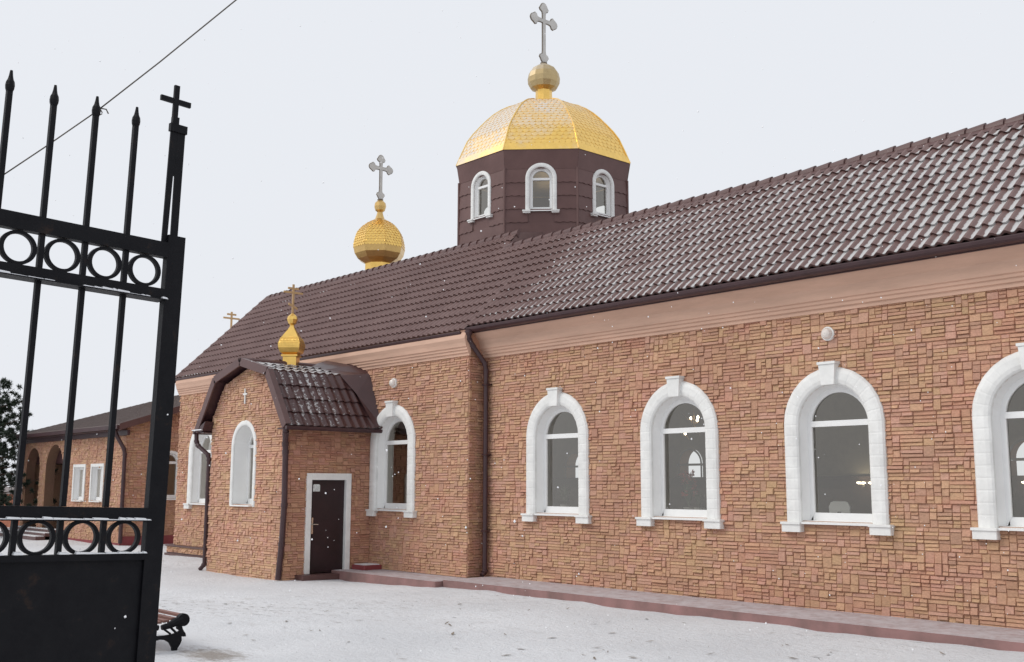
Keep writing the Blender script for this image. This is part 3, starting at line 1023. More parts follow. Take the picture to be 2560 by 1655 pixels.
poly_lathe(bl, DCz, [(0.20, 10.36), (0.34, 10.43), (0.405, 10.56), (0.415, 10.70), (0.385, 10.84), (0.30, 10.97), (0.17, 11.06), (0.085, 11.11), (0.06, 11.14)], 12, 0)
obj('ball', bl, 'paleg', dome, smooth=False)

def budded_cross(c, h, span, thick, parent, bar=0.05):
    """plate cross with budded (trefoil) ends in the y-z plane"""
    zc = h * 0.70; a = span / 2; b = bar
    e = span * 0.145                    # half width of a bud
    def arm(L):                         # outline from inner corner out and back, along +x
        return [(b, b), (L - 2.3 * e, b), (L - 1.75 * e, b * 1.35), (L - 1.5 * e, e * 0.95), (L - 1.15 * e, e * 1.12), (L - 0.8 * e, e * 0.85), (L - 0.35 * e, e * 0.6), (L - 0.12 * e, e * 0.35), (L, 0)]
    def full(L):
        u = arm(L)
        return u + [(x, -y) for x, y in u[-2::-1]]
    def rot(p, q):
        x, y = p
        return [(x, y), (-y, x), (-x, -y), (y, -x)][q]
    pts = []
    for q, L in ((0, a), (3, zc - 0.0), (2, a), (1, h - zc)):
        loop = [rot(p, q) for p in full(L)]
        pts += loop
    vs = [c + Vector((0, y, zc + z)) for y, z in pts]
    n = len(vs)
    mb = MB()
    # plate: fan from centre per arm (front, back) + edge
    cen = c + Vector((0, 0, zc))
    per = n // 4
    for sx in (-thick / 2, thick / 2):
        o = Vector((sx, 0, 0))
        core = []
        for q in range(4):
            seg = [v + o for v in vs[q * per:(q + 1) * per]]
            mb.add(seg, [tuple(range(per))])
            core += [seg[0], seg[-1]]
        mb.add(core, [tuple(range(8))])
    for i in range(n):
        j = (i + 1) % n
        mb.quad(vs[i] + Vector((-thick / 2, 0, 0)), vs[j] + Vector((-thick / 2, 0, 0)), vs[j] + Vector((thick / 2, 0, 0)), vs[i] + Vector((thick / 2, 0, 0)))
    o = obj('cross', mb, 'silver', parent)
    rm = MB()
    rm.tube(vs, thick * 0.42, 6, closed=True)
    rm.lathe(c + Vector((0, 0, -0.03)), [(0.07, 0), (0.095, 0.015), (0.095, 0.035), (0.06, 0.05)], 12)
    for k in range(len(rm.mi)): rm.mi[k] = 0
    ob = MB()
    # rim joined into the cross mesh as a second material
    me_v, me_f = rm.v, rm.f
    base = len(mb.v)
    mb.v += me_v; mb.f += [tuple(base + i for i in f) for f in me_f]; mb.mi += [1] * len(me_f)
    bpy.data.objects.remove(o)
    return obj('cross', mb, ['silver', 'rim'], parent)
budded_cross(Vector((DC.x, DC.y, 11.14)), 1.68, 0.97, 0.05, dome, 0.048)

# ------------------------------------------------------------------ bell onion beyond the ridge
OC = Vector((-27.42, 18.66, 0))
om = MB(); og = MB()
OP = [(0.44, 6.87), (0.62, 6.98), (0.715, 7.14), (0.755, 7.32), (0.75, 7.46), (0.715, 7.65), (0.655, 7.83), (0.545, 7.99), (0.40, 8.12), (0.25, 8.22), (0.145, 8.29), (0.105, 8.40), (0.075, 8.53)]
poly_lathe(om, OC, OP, 8, 0, 0)
i0 = 4
shingled(og, OC, OP[3:10], 8, 0, 0.085, 0.11, 0.012)
onion = obj('onion_dome', om, 'oldgold', church, label='gold onion dome with silver budded cross beyond the ridge')
obj('scale_cladding', og, 'scalegold', onion)
nk = MB(); poly_lathe(nk, OC, [(0.40, 5.8), (0.40, 6.84), (0.45, 6.88)], 8, 0)
obj('drum', nk, 'gold', onion)
bl = MB(); poly_lathe(bl, OC, [(0.07, 8.50), (0.15, 8.57), (0.182, 8.69), (0.165, 8.80), (0.09, 8.88), (0.05, 8.91)], 12, 0)
obj('ball', bl, 'oldgold', onion)
budded_cross(Vector((OC.x, OC.y, 8.92)), 1.45, 0.90, 0.045, onion, 0.045)

# ------------------------------------------------------------------ porch
PX0, PX1, PY = -23.54, -20.11, 11.44
PCX = -21.83
FPF = F((0, PY, 0), (1, 0, 0), (0, -1, 0))
FPS = F((PX1, 0, 0), (0, 1, 0), (1, 0, 0))
FPW = F((PX0, 0, 0), (0, 1, 0), (-1, 0, 0))
def roofline(x):       # underside of the porch roof over the front wall
    d = abs(x - PCX)
    return 2.62 - d * (0.34 / 1.17) if d < 1.17 else 2.28 - (d - 1.17) * (1.16 / 0.86)
def half_at(z):
    if z > 2.28: return max(0, (2.62 - z) / (0.34 / 1.17))
    return min(1.715, 1.17 + (2.28 - z) / (1.16 / 0.86))
ph = Hole(-21.925, -0.42, 0.86, 0.46)
pw = MB()
# front sheet in slices that follow the gable
xs_ = sorted(set([PX0, PX1, PCX - 1.17, PCX + 1.17, PCX, ph.cx - ph.r, ph.cx + ph.r] + [ph.cx - ph.r * math.cos(math.pi * i / 16) for i in range(17)]))
for a, b in zip(xs_, xs_[1:]):
    za, zb = min(roofline(a), 2.62), min(roofline(b), 2.62)
    m_ = (a + b) / 2
    if abs(m_ - ph.cx) < ph.r:
        ha = ph.zs + math.sqrt(max(0, ph.r ** 2 - (a - ph.cx) ** 2)); hb2 = ph.zs + math.sqrt(max(0, ph.r ** 2 - (b - ph.cx) ** 2))
        pw.quad(FPF.p(a, 0, -2.1), FPF.p(b, 0, -2.1), FPF.p(b, 0, ph.z0), FPF.p(a, 0, ph.z0))
        pw.quad(FPF.p(a, 0, ha), FPF.p(b, 0, hb2), FPF.p(b, 0, zb), FPF.p(a, 0, za))
    else: pw.quad(FPF.p(a, 0, -2.1), FPF.p(b, 0, -2.1), FPF.p(b, 0, zb), FPF.p(a, 0, za))
dh = Hole(12.495, -1.86, 0.115, 0.44); dh.flat = True
wall_sheet(pw, FPS, 0, PY, YL, -2.1, 1.55, [dh])
wall_sheet(pw, FPW, 0, PY, YL, -2.1, 1.55, [])
stones(pw, FPF, PX0, PX1, -1.98, 2.6, [ph], clip=lambda z: (PCX - half_at(z + 0.03), PCX + half_at(z + 0.03)), seed=11, grow=0.03, course=0.30, tint=(1.06, 1.07, 1.08))  # front stones lightened in colour, as the better lit face
stones(pw, FPS, PY + 0.0, YL - 0.02, -1.96, 1.5, [RectHole(12.495, -2.2, 0.115, 0.44)], seed=12, grow=0.06, course=0.30, tint=(0.96, 0.9, 0.9))  # door side darkened and reddened in colour for its weaker light
stones(pw, FPW, PY + 0.0, YL, -1.96, 1.5, seed=13, course=0.30)
porch = obj('porch', pw, 'stone', church)
window(FPF, ph.cx, z0=-0.42, zs=0.86, ri=0.46, wd=0.115, rec=0.34, gr=0.335, parent=church, key=False, feet=False, proud=0.045, beads=False, gz0=-0.30, sillout=0.09, tr_th=0.07, label='narrow arched porch window in a deep white niche')
# back of the porch room so the glass shows a dark space
ib = MB()
ib.quad((PX0 + .1, PY + 1.9, -1.8), (PX1 - .1, PY + 1.9, -1.8), (PX1 - .1, PY + 1.9, 1.4), (PX0 + .1, PY + 1.9, 1.4))
obj('interior_wall', ib, 'plaster_in', porch)

def porch_roof():
    apex, sh_r, ev_r, sh_l, ev_l = (PCX, 2.735), (PCX + 1.23, 2.43), (PCX + 2.08, 1.22), (PCX - 1.23, 2.41), (PCX - 2.06, 1.26)
    y0, y1 = 11.20, YL - 0.03
    mb = MB()
    def sn(s, u, tr, r):
        return 0.10 + 0.42 * tr - max(0, s - 1.3) * 0.9
    def slope(pa, pb, rows, flip, snw):
        U = Vector((pb[0] - pa[0], 0, pb[1] - pa[1]))
        tile_roof(mb, (pa[0], y0, pa[1]), (0, 1, 0), U, 0.0, y1 - y0, rows, U.length / rows, wave=0.20, amp=0.03, lip=0.03, snow=snw)
    slope(ev_r, sh_r, 4, 1, sn)
    slope(sh_r, apex, 3, 1, lambda s, u, tr, r: 0.35 + 0.3 * tr)
    slope(ev_l, sh_l, 4, -1, sn)
    slope(sh_l, apex, 3, -1, lambda s, u, tr, r: 0.35 + 0.3 * tr)
    o = obj('porch_roof', mb, 'porch_tile', church)
    line = [ev_l, sh_l, apex, sh_r, ev_r]
    for y, dy in ((y0 - 0.02, 0.035), (y1 - 0.01, 0.04)):
        vb = MB()       # verge boards along the front and where the roof meets the nave
        for (a, b), (c, d) in zip(line, line[1:]):
            nrm = Vector((-(d - b), c - a)).normalized()
            lo, hi = -0.10, 0.065
            p = lambda q, e: (q[0] + nrm.x * e, q[1] + nrm.y * e)
            q1, q2, q3, q4 = p((a, b), lo), p((c, d), lo), p((c, d), hi), p((a, b), hi)
            vb.hexa([(x, y, z) for x, z in (q1, q2, q3, q4)], [(x, y + dy, z) for x, z in (q1, q2, q3, q4)])
            r1, r2, r3, r4 = p((a, b), hi), p((c, d), hi), p((c, d), hi + 0.012), p((a, b), hi + 0.012)
            vb.hexa([(x, y, z) for x, z in (r1, r2, r3, r4)], [(x, y + 0.13 if dy < 0.04 else y - 0.0 + dy, z) for x, z in (r1, r2, r3, r4)])
        obj('verge_board', vb, 'flash', o)
    sf = MB()       # soffits between roof edge and wall
    for ev, sh, wx in ((ev_l, sh_l, PX0), (ev_r, sh_r, PX1)):
        sg = 1 if wx > PCX else -1
        off = 0.05
        sf.quad((ev[0] - sg * .03, y0 + .02, ev[1] - off), (sh[0] - sg * .03, y0 + .02, sh[1] - off), (sh[0] - sg * .03, y1, sh[1] - off), (ev[0] - sg * .03, y1, ev[1] - off))
        sf.quad((sh[0], y0 + .02, sh[1] - off), (apex[0], y0 + .02, apex[1] - off), (apex[0], y1, apex[1] - off), (sh[0], y1, sh[1] - off))
        sf.box(WORLD, min(ev[0], wx), max(ev[0], wx), y0 + 0.02, y1, ev[1] - 0.06, ev[1] - 0.035)
    obj('soffit', sf, 'brown', o)
    fh = MB()       # sheet flashing swept up to the nave wall
    for sg in (1, -1):
        a = [(PCX, 12.95, 2.76), (PCX + sg * 0.62, 12.98, 2.62), (PCX + sg * 1.25, 13.02, 2.45), (PCX + sg * 2.10, 13.05, 1.24)]
        b = [(PCX, 13.57, 2.97), (PCX + sg * 1.12, 13.57, 2.75), (PCX + sg * 1.62, 13.57, 2.50), (PCX + sg * 2.13, 13.57, 1.29)]
        for i in range(2):
            fh.quad(a[i], a[i + 1], b[i + 1], b[i])
        c0 = (PCX + sg * 1.63, 13.22, 2.02)
        fh.add([a[2], c0, b[2]], [(0, 1, 2)])
        fh.add([c0, (PCX + sg * 2.11, 13.42, 1.25), b[3], b[2]], [(0, 1, 2, 3)])
    obj('flashing', fh, 'porch_tile', o)
    rc = MB()
    rc.tube([(apex[0], y0 - 0.02, apex[1] + 0.03), (apex[0], y1, apex[1] + 0.03)], 0.06, 8)
    obj('ridge_cap', rc, 'flash', o)
    return o
proof = porch_roof()
for ex, ez, sg in ((PCX + 2.12, 1.20, 1), (PCX - 2.10, 1.24, -1)):
    mb = MB()
    y0, y1 = 11.17, YL - 0.05
    pr = [(ex, ez + 0.01), (ex, ez - 0.03), (ex + sg * 0.02, ez - 0.06), (ex + sg * 0.06, ez - 0.06), (ex + sg * 0.09, ez - 0.03), (ex + sg * 0.09, ez + 0.015), (ex + sg * 0.075, ez + 0.015)]
    for a, b in zip(pr, pr[1:]): mb.quad((a[0], y0, a[1]), (a[0], y1, a[1]), (b[0], y1, b[1]), (b[0], y0, b[1]))
    for y in (y0, y1): mb.add([(a, y, b) for a, b in pr], [tuple(range(len(pr)))])
    obj('gutter', mb, 'brown', proof)
    # boxed eave return at the front
    if sg > 0: continue
    eb = MB()
    x_in = PX1 if sg > 0 else PX0
    eb.hexa([(ex, 11.19, ez - 0.03), (x_in + sg * 0.02, 11.19, ez - 0.0), (x_in + sg * 0.02, 11.44, ez), (ex, 11.44, ez - 0.03)], [(ex, 11.19, ez + 0.02), (x_in - sg * 0.12, 11.19, ez + 0.22), (x_in - sg * 0.12, 11.44, ez + 0.22), (ex, 11.44, ez + 0.02)])
    obj('eave_box', eb, 'brown', proof)
sl = MB()
sl.box(WORLD, PCX - 2.2, PCX - 1.72, 11.15, 11.20, 1.262, 1.285)
obj('snow_line', sl, 'snow', proof)
pipe([(-19.86, 11.27, 1.20), (-19.86, 11.28, 1.08), (-20.0, 11.36, 0.86), (-20.035, 11.39, 0.70), (-20.03, 11.40, -0.4), (-20.06, 11.385, -1.2), (-20.12, 11.36, -1.93)], 0.062)
pipe([(-23.98, 11.25, 1.20), (-23.98, 11.26, 1.02), (-23.93, 11.28, 0.92), (-23.60, 11.38, 0.70), (-23.58, 11.40, 0.6), (-23.58, 11.40, -1.80), (-23.68, 11.34, -1.93)], 0.05)

# door
fm = MB()
y0, y1, zt = 11.94, 13.05, 0.255
for a, b, c, d in ((y0, y0 + 0.125, -1.84, zt), (y1 - 0.125, y1, -1.80, zt), (y0 + 0.1255, y1 - 0.1255, zt - 0.14, zt)):
    fm.box(FPS, a, b, -0.06, 0.06, c, d, bev=0.008)
dfr = MB()
dfr.box(FPS, 12.068, 12.922, -0.10, -0.03, -1.83, 0.113)
dr_ = obj('door', dfr, 'door', porch)
dp = MB()
for a, b, c, d in ((12.13, 12.86, -0.55, 0.05), (12.13, 12.86, -1.73, -0.75)):
    dp.box(FPS, a, b, -0.03, -0.022, c, d, bev=0.002)
obj('door_panel', dp, 'door', dr_)
obj('door_frame', fm, 'white', dr_)
hd = MB()
hd.box(FPS, 12.115, 12.155, -0.03, -0.015, -1.02, -0.72)
hd.tube([FPS.p(12.135, -0.015, -0.82), FPS.p(12.135, 0.03, -0.82), FPS.p(12.25, 0.035, -0.825)], 0.011, 8)
hd.tube([FPS.p(12.135, -0.03, -0.70), FPS.p(12.135, -0.008, -0.70)], 0.022, 10)
hd.tube([FPS.p(12.135, -0.03, -0.97), FPS.p(12.135, -0.010, -0.97)], 0.022, 10)
obj('handle', hd, 'chrome', dr_)
npz = MB()
pth = [(12.13, -0.13), (12.30, -0.13), (12.30, 0.0), (12.275, 0.022), (12.155, 0.022), (12.13, 0.0)]
npz.hexa([FPS.p(a, -0.020, b) for a, b in pth], [FPS.p(a, -0.012, b) for a, b in pth])
obj('plate', npz, 'plate', dr_)

# small white cross on the gable
wc = MB()
wc.box(FPF, -21.945, -21.915, 0.02, 0.05, 1.80, 2.14)
wc.box(FPF, -22.015, -21.946, 0.02, 0.048, 2.00, 2.035)
wc.box(FPF, -21.914, -21.845, 0.02, 0.048, 2.00, 2.035)
wco = obj('wall_cross', wc, 'white', church)

# porch onion: four-sided, turned 45 degrees
PC = Vector((-21.85, 12.49, 0))
om = MB()
RT = R(45)
PP = [(0.150, 2.985), (0.215, 3.03), (0.245, 3.13), (0.252, 3.23), (0.225, 3.32), (0.193, 3.38), (0.14, 3.47), (0.085, 3.56), (0.05, 3.63), (0.033, 3.69)]
poly_lathe(om, PC, PP, 4, RT)
shingled(om, PC, [(0.252, 3.17), (0.252, 3.23), (0.225, 3.32), (0.193, 3.38)], 4, RT, 0.06, 0.085, 0.008)
po = obj('onion_dome', om, 'gold', church, label='small four-sided gold onion on the porch ridge')
pd = MB()
poly_lathe(pd, PC, [(0.155, 2.66), (0.155, 2.93)], 4, RT)
poly_lathe(pd, PC, [(0.19, 2.935), (0.19, 2.975), (0.165, 2.984)], 4, RT)
obj('pedestal', pd, 'gold', po)
bl = MB(); poly_lathe(bl, PC, [(0.03, 3.66), (0.085, 3.72), (0.115, 3.81), (0.10, 3.88), (0.05, 3.93), (0.03, 3.95)], 8, 0)
obj('ball', bl, 'gold', po)
def bar_cross(c, h, span, parent, th=0.022, z_main=0.72, z_top=0.86, z_low=0.26, lower=True, mat='cgold'):
    mb = MB()
    f = F(c, (0, 1, 0), (1, 0, 0))
    mb.box(f, -th, th, -th * .8, th * .8, 0, h)
    mb.box(f, -span / 2, -th - .0005, -th * .7, th * .7, h * z_main - th, h * z_main + th)
    mb.box(f, th + .0005, span / 2, -th * .7, th * .7, h * z_main - th, h * z_main + th)
    s2 = span * 0.28
    mb.box(f, -s2, -th - .0005, -th * .7, th * .7, h * z_top - th, h * z_top + th)
    mb.box(f, th + .0005, s2, -th * .7, th * .7, h * z_top - th, h * z_top + th)
    if lower:
        a, b = s2 * 0.8, h * z_low
        mb.hexa([f.p(-a, -th * .95, b + 0.05 - th), f.p(a, -th * .95, b - 0.05 - th), f.p(a, -th * .95, b - 0.05 + th), f.p(-a, -th * .95, b + 0.05 + th)],
                [f.p(-a, th * .95, b + 0.05 - th), f.p(a, th * .95, b - 0.05 - th), f.p(a, th * .95, b - 0.05 + th), f.p(-a, th * .95, b + 0.05 + th)])
    return obj('cross', mb, mat, parent)
bar_cross(Vector((PC.x, PC.y, 3.94)), 0.70, 0.50, po)

# steps at the door
st = MB()
st.box(WORLD, PX1 + 0.005, PX1 + 0.34, 11.73, 13.12, -2.1, -1.845, bev=0.01)
o = obj('doorstep', st, 'flash'); o['label'] = 'low dark red concrete step in front of the porch door'; o['category'] = 'step'
st = MB()
st.box(WORLD, PX1 + 0.06, PX1 + 0.55, 13.10, 13.56, -1.789, -1.69, bev=0.02)
st.box(WORLD, PX1 + 0.10, PX1 + 0.50, 13.14, 13.52, -1.69, -1.675, 1)
o = obj('concrete_block', st, ['redpaint', 'snow']); o['label'] = 'small red painted block with snow in the corner beside the porch'; o['category'] = 'block'

# wall lamps
for fr, x, z, lb in ((FR, -8.72, 2.25, 'round white lamp on the wall above the third full window of the right stretch'), (FL, -19.25, 2.22, 'round white lamp high on the wall between porch roof and downpipe')):
    t = thing('wall_lamp', fr.p(x, 0, z), lb, 'lamp', 'round wall lamps')
    mb = MB()
    mb.tube([fr.p(x, 0.0, z), fr.p(x, 0.055, z)], 0.105, 20)
    obj('lamp_base', mb, 'white', t)
    mb = MB()
    prof = [(0.085, 0.055), (0.082, 0.085), (0.065, 0.115), (0.035, 0.132), (0.005, 0.137)]
    for (r0, d0), (r1, d1) in zip(prof, prof[1:]):
        for k in range(18):
            a, b = 2 * math.pi * k / 18, 2 * math.pi * (k + 1) / 18
            mb.quad(fr.p(x + r0 * math.cos(a), d0, z + r0 * math.sin(a)), fr.p(x + r0 * math.cos(b), d0, z + r0 * math.sin(b)), fr.p(x + r1 * math.cos(b), d1, z + r1 * math.sin(b)), fr.p(x + r1 * math.cos(a), d1, z + r1 * math.sin(a)))
    obj('lamp_shade', mb, 'lampglass', t, smooth=True)

# ------------------------------------------------------------------ inside: chandelier, sconces, plants, flowers
t = thing('chandelier', (-15.05, 18.66, 3.1), 'brass chandelier with lit bulbs seen through the second window from the downpipe', 'chandelier')
mb = MB()
cx_, cy_ = -15.08, 18.66
mb.tube([(cx_, cy_, 3.1), (cx_, cy_, 1.2)], 0.018, 8)
bulbs = [(-15.158, 18.66, 1.504), (-15.03, 18.75, 1.53), (-14.947, 18.62, 1.45), (-15.324, 18.66, 1.175), (-15.1, 18.3, 1.62), (-15.1, 19.0, 1.3)]
for b in bulbs: mb.tube([(cx_, cy_, b[2] - 0.12), ((cx_ + b[0]) / 2, (cy_ + b[1]) / 2, b[2] - 0.17), (b[0], b[1], b[2] - 0.05)], 0.010, 6)
obj('chandelier_frame', mb, 'cgold', t)
for b in bulbs[:4]:
    mb = MB(); mb.lathe((b[0], b[1], b[2] - 0.05), [(0.012, 0), (0.028, 0.02), (0.03, 0.04), (0.014, 0.065), (0.003, 0.075)], 10)
    obj('bulb', mb, 'bulb', t)
for i, (x, z, lb) in enumerate(((-13.70, 0.11, 'lit twin wall light seen low through the third window'), (-13.45, 0.11, 'lit single wall light seen low through the third window, at its right edge'), (-9.91, 0.12, 'lit wall light seen through the cut-off window at the right edge'))):
    t = thing('wall_light', (x, YB - 0.03, z), lb, 'light', 'lit wall lights inside')
    mb = MB(); mb.box(WORLD, x - 0.03, x + 0.03, YB - 0.12, YB - 0.062, z - 0.12, z - 0.02, bev=0.01)
    mb.tube([(x, YB - .12, z - .07), (x, YB - .2, z - .04)], 0.012, 6)
    obj('bracket', mb, 'chrome', t)
    for dx in ((-0.055, 0.055) if i == 0 else (0,)):
        mb = MB(); mb.lathe((x + dx, YB - 0.2, z - 0.04), [(0.02, 0), (0.055, 0.02), (0.058, 0.038), (0.02, 0.05)], 12)
        obj('lamp_shade', mb, 'bulb', t)

def pot_plant(x, y, z, h, lb, spread=0.16, flowers=False, n=70):
    t = thing('potted_plant', (x, y, z), lb, 'plant')
    mb = MB(); mb.lathe((x, y, z), [(0.06, 0), (0.085, 0.13), (0.092, 0.13), (0.092, 0.155), (0.08, 0.155)], 14)
    obj('pot', mb, 'pot', t)
    rg = random.Random(int(abs(x) * 100))
    mb = MB(); pm = MB()
    for i in range(n):
        a = rg.uniform(0, 6.283); q = rg.random()
        base = Vector((x, y, z + 0.15))
        tip = base + Vector((math.cos(a) * spread * (0.3 + q), math.sin(a) * spread * (0.3 + q) * 0.8, h * rg.uniform(0.3, 1.0)))
        mid = (base + tip) / 2 + Vector((0, 0, 0.05))
        side = Vector((-math.sin(a), math.cos(a), 0)) * rg.uniform(0.010, 0.022)
        mb.add([base - side * .3, base + side * .3, mid + side, mid - side, tip], [(0, 1, 2, 3), (3, 2, 4)])
        if flowers and rg.random() < 0.6:
            for k in range(5):
                d = Vector((rg.uniform(-1, 1), rg.uniform(-1, 1), rg.uniform(-.5, 1))) * 0.035
                e = Vector((rg.uniform(-1, 1), rg.uniform(-1, 1), rg.uniform(-1, 1))) * 0.03
                pm.add([tip, tip + d, tip + d + e, tip + e], [(0, 1, 2, 3)])
    obj('foliage', mb, 'leaf', t)
    if flowers: obj('blossom', pm, 'petal', t)
Z_SILL = -0.50
for (x, hgt, sp, fl_, lb) in ((-14.70, 0.42, 0.15, False, 'bushy green plant in a pale pot inside the first window right of the downpipe'),
                              (-14.22, 0.22, 0.07, False, 'little potted plant at the right corner of the first window right of the downpipe'),
                              (-11.72, 0.62, 0.12, True, 'tall potted plant with red flowers inside the second window right of the downpipe'),
                              (-11.50, 0.25, 0.12, False, 'low potted plant beside the red flowers inside the second window')):
    pot_plant(x, YR + 0.33, Z_SILL, hgt, lb, sp, fl_)
# window boards that carry them
for x in WIN_R:
    wb = MB()
    wb.box(WORLD, x - 0.575, x + 0.575, YR + 0.216, YR + 0.56, Z_SILL - 0.04, Z_SILL - 0.001)
    obj('window_board', wb, 'pvc', church)
ch = MB()
cb = [(-8.99, -0.5), (-8.66, -0.5), (-8.65, -0.29), (-8.685, -0.225), (-8.735, -0.21), (-8.915, -0.21), (-8.965, -0.225), (-9.0, -0.29)]
hole_ = [(-8.855, -0.42), (-8.93, -0.42), (-8.93, -0.36), (-8.99, -0.36)]
ch.hexa([(a, YR + 0.25, b) for a, b in cb], [(a, YR + 0.28, b) for a, b in cb])
ch.box(WORLD, -8.855, -8.795, YR + 0.242, YR + 0.249, -0.425, -0.365, 1)
o = obj('plastic_holder', ch, ['pvc', 'iron']); o['label'] = 'white rounded plastic panel with a dark square hole standing inside the third window'; o['category'] = 'panel'

# ------------------------------------------------------------------ long building left of the church
hall = thing('parish_hall', (-40, 16, -1.97), 'low stone-clad building with hipped roof, arcade and paired windows behind the iron gate', 'building')
HX0, HX1, HY, HZ = -45.6, -35.3, 14.1, 1.92
FHF = F((0, HY, 0), (1, 0, 0), (0, -1, 0)); FHS = F((HX1, 0, 0), (0, 1, 0), (1, 0, 0))
class EllHole(Hole):
    def __init__(self, cx, z0, zs, r, ry): super().__init__(cx, z0, zs, r); self.ry = ry
arches = [Hole(-44.47, -2.1, 0.62, 0.80), Hole(-42.05, -2.1, 0.55, 0.95)]
wins = []
for cxw in (-39.33, -37.62):
    h = RectHole(cxw, -0.55, 0.62, 0.50); h.flat = True; wins.append(h)
hw_ = MB()
wall_sheet(hw_, FHF, 0, HX0, HX1, -2.1, HZ, arches + wins)
sh = Hole(15.66, -0.46, 0.74, 0.33)
wall_sheet(hw_, FHS, 0, HY, 21.0, -2.1, HZ, [sh])
hw_.add([FHS.p(HY, 0, HZ), FHS.p(18.66, 0, HZ + 0.34 * (18.66 - HY) - 0.05), FHS.p(23.2, 0, HZ)], [(0, 1, 2)])
hw_.quad((HX0, HY, -2.1), (HX0, 23.2, -2.1), (HX0, 23.2, HZ), (HX0, HY, HZ))
stones(hw_, FHF, HX0, HX1, -1.95, HZ, arches + wins, seed=21, grow=0.02)
stones(hw_, FHS, HY, 17.2, -1.70, 3.0, [sh], clip=lambda z: (HY if z < HZ else HY + (z - HZ) / 0.34, 17.2), seed=22, grow=0.03)
obj('wall', hw_, 'stone', hall)
for h in wins: window(FHF, h.cx, z0=h.z0, zs=h.zs, ri=h.r, wd=0.10, rec=0.16, gr=0.42, parent=hall, key=False, feet=False, proud=0.05, flat=True, gap=0.09)
window(FHS, sh.cx, z0=sh.z0, zs=sh.zs, ri=sh.r, wd=0.10, rec=0.16, gr=0.28, parent=hall, key=False, feet=False, proud=0.04, beads=False, label='single arched window in the end wall')
# arcade interior: piers' inner faces, back wall, ceiling
ar = MB()
for h in arches:
    pth = arch_path(h.cx, h.z0, h.zs, h.r, 16)
    for a, b in zip(pth, pth[1:]): ar.quad(FHF.p(a[0], 0, a[1]), FHF.p(b[0], 0, b[1]), FHF.p(b[0], -0.35, b[1]), FHF.p(a[0], -0.35, a[1]))
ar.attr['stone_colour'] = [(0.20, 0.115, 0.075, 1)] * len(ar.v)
FHB = F((0, HY + 3.2, 0), (1, 0, 0), (0, -1, 0))
b0 = len(ar.v)
ar.quad(FHB.p(HX0, 0, -2.1), FHB.p(-40.4, 0, -2.1), FHB.p(-40.4, 0, 1.8), FHB.p(HX0, 0, 1.8))
ar.quad((-40.4, HY + .01, -2.1), (-40.4, HY + 3.2, -2.1), (-40.4, HY + 3.2, 1.8), (-40.4, HY + .01, 1.8))
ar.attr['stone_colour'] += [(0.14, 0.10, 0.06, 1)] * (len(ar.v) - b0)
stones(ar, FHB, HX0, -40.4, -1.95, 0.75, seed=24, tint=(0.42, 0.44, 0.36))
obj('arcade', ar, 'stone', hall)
cl = MB()
cl.box(WORLD, HX0 + .02, -40.41, HY + 0.36, HY + 3.18, 0.80, 0.86)
for h in arches: cl.box(WORLD, h.cx - h.r - .1, h.cx + h.r + .1, HY + 0.355, HY + 0.40, 0.86, 1.75)
obj('arcade_ceiling', cl, 'brown', hall)
# dark interior behind the windows
dk = MB(); dk.quad((-40.3, HY + 1.9, -2), (HX1 - .2, HY + 1.9, -2), (HX1 - .2, HY + 1.9, 1.9), (-40.3, HY + 1.9, 1.9))
dk.quad((HX1 - 1.6, 14.3, -2), (HX1 - 1.6, 18, -2), (HX1 - 1.6, 18, 2), (HX1 - 1.6, 14.3, 2))
obj('interior_wall', dk, 'plaster_in', hall)
rf = MB()
ex0, ex1, ey, ez = HX0 - 0.35, HX1 + 0.32, 13.74, 1.90
zr = ez + 0.34 * (18.66 - ey); hx = ex0 + (18.66 - ey)
yb2 = 2 * 18.66 - ey
T = 0.07
for lift in (0.0, T):
    rf.quad((ex0, ey, ez + lift), (ex1, ey, ez + lift), (ex1, 18.66, zr + lift), (hx, 18.66, zr + lift))
    rf.quad((ex0, yb2, ez + lift), (ex1, yb2, ez + lift), (ex1, 18.66, zr + lift), (hx, 18.66, zr + lift))
    rf.add([(ex0, ey, ez + lift), (ex0, yb2, ez + lift), (hx, 18.66, zr + lift)], [(0, 1, 2)])
rf.quad((ex0, ey, ez), (ex1, ey, ez), (ex1, ey, ez + T), (ex0, ey, ez + T))
nrib = 60
for i in range(nrib):     # standing ribs of the sheets
    x = ex0 + (ex1 - ex0) * (i + 0.5) / nrib
    ytop = min(18.66, ey + max(0.05, (x - ex0)))
    rf.tube([(x, ey, ez + T), (x, ytop, ez + T + 0.34 * (ytop - ey))], 0.014, 4)
hroof = obj('roof', rf, 'wing_roof', hall)
vb = MB()
vb.hexa([(ex1, ey - .02, ez - 0.13), (ex1 + 0.035, ey - .02, ez - 0.13), (ex1 + 0.035, ey - .02, ez + 0.09), (ex1, ey - .02, ez + 0.09)], [(ex1, 18.66, zr - 0.13), (ex1 + 0.035, 18.66, zr - 0.13), (ex1 + 0.035, 18.66, zr + 0.09), (ex1, 18.66, zr + 0.09)])
vb.quad((HX1, HY - .1, ez + .02), (ex1, HY - .1, ez + .02), (ex1, 18.6, zr - 0.04), (HX1, 18.6, zr - 0.04))
obj('verge_board', vb, 'flash', hroof)
gm = MB()
gm.box(WORLD, ex0, ex1, ey - 0.10, ey - 0.002, ez - 0.09, ez + 0.04)
gm.box(WORLD, ex0, ex1, ey, HY - .01, ez - 0.12, ez - 0.10)
gm.box(WORLD, ex0, ex1, HY - 0.10, HY - 0.012, ez - 0.28, ez - 0.121)
obj('gutter', gm, 'brown', hall)
pipe([(-35.25, 13.68, 1.80), (-35.25, 13.74, 1.62), (-35.16, 13.98, 1.18), (-35.16, 14.02, 1.0), (-35.16, 14.02, -1.9)], 0.065, parent=hall)
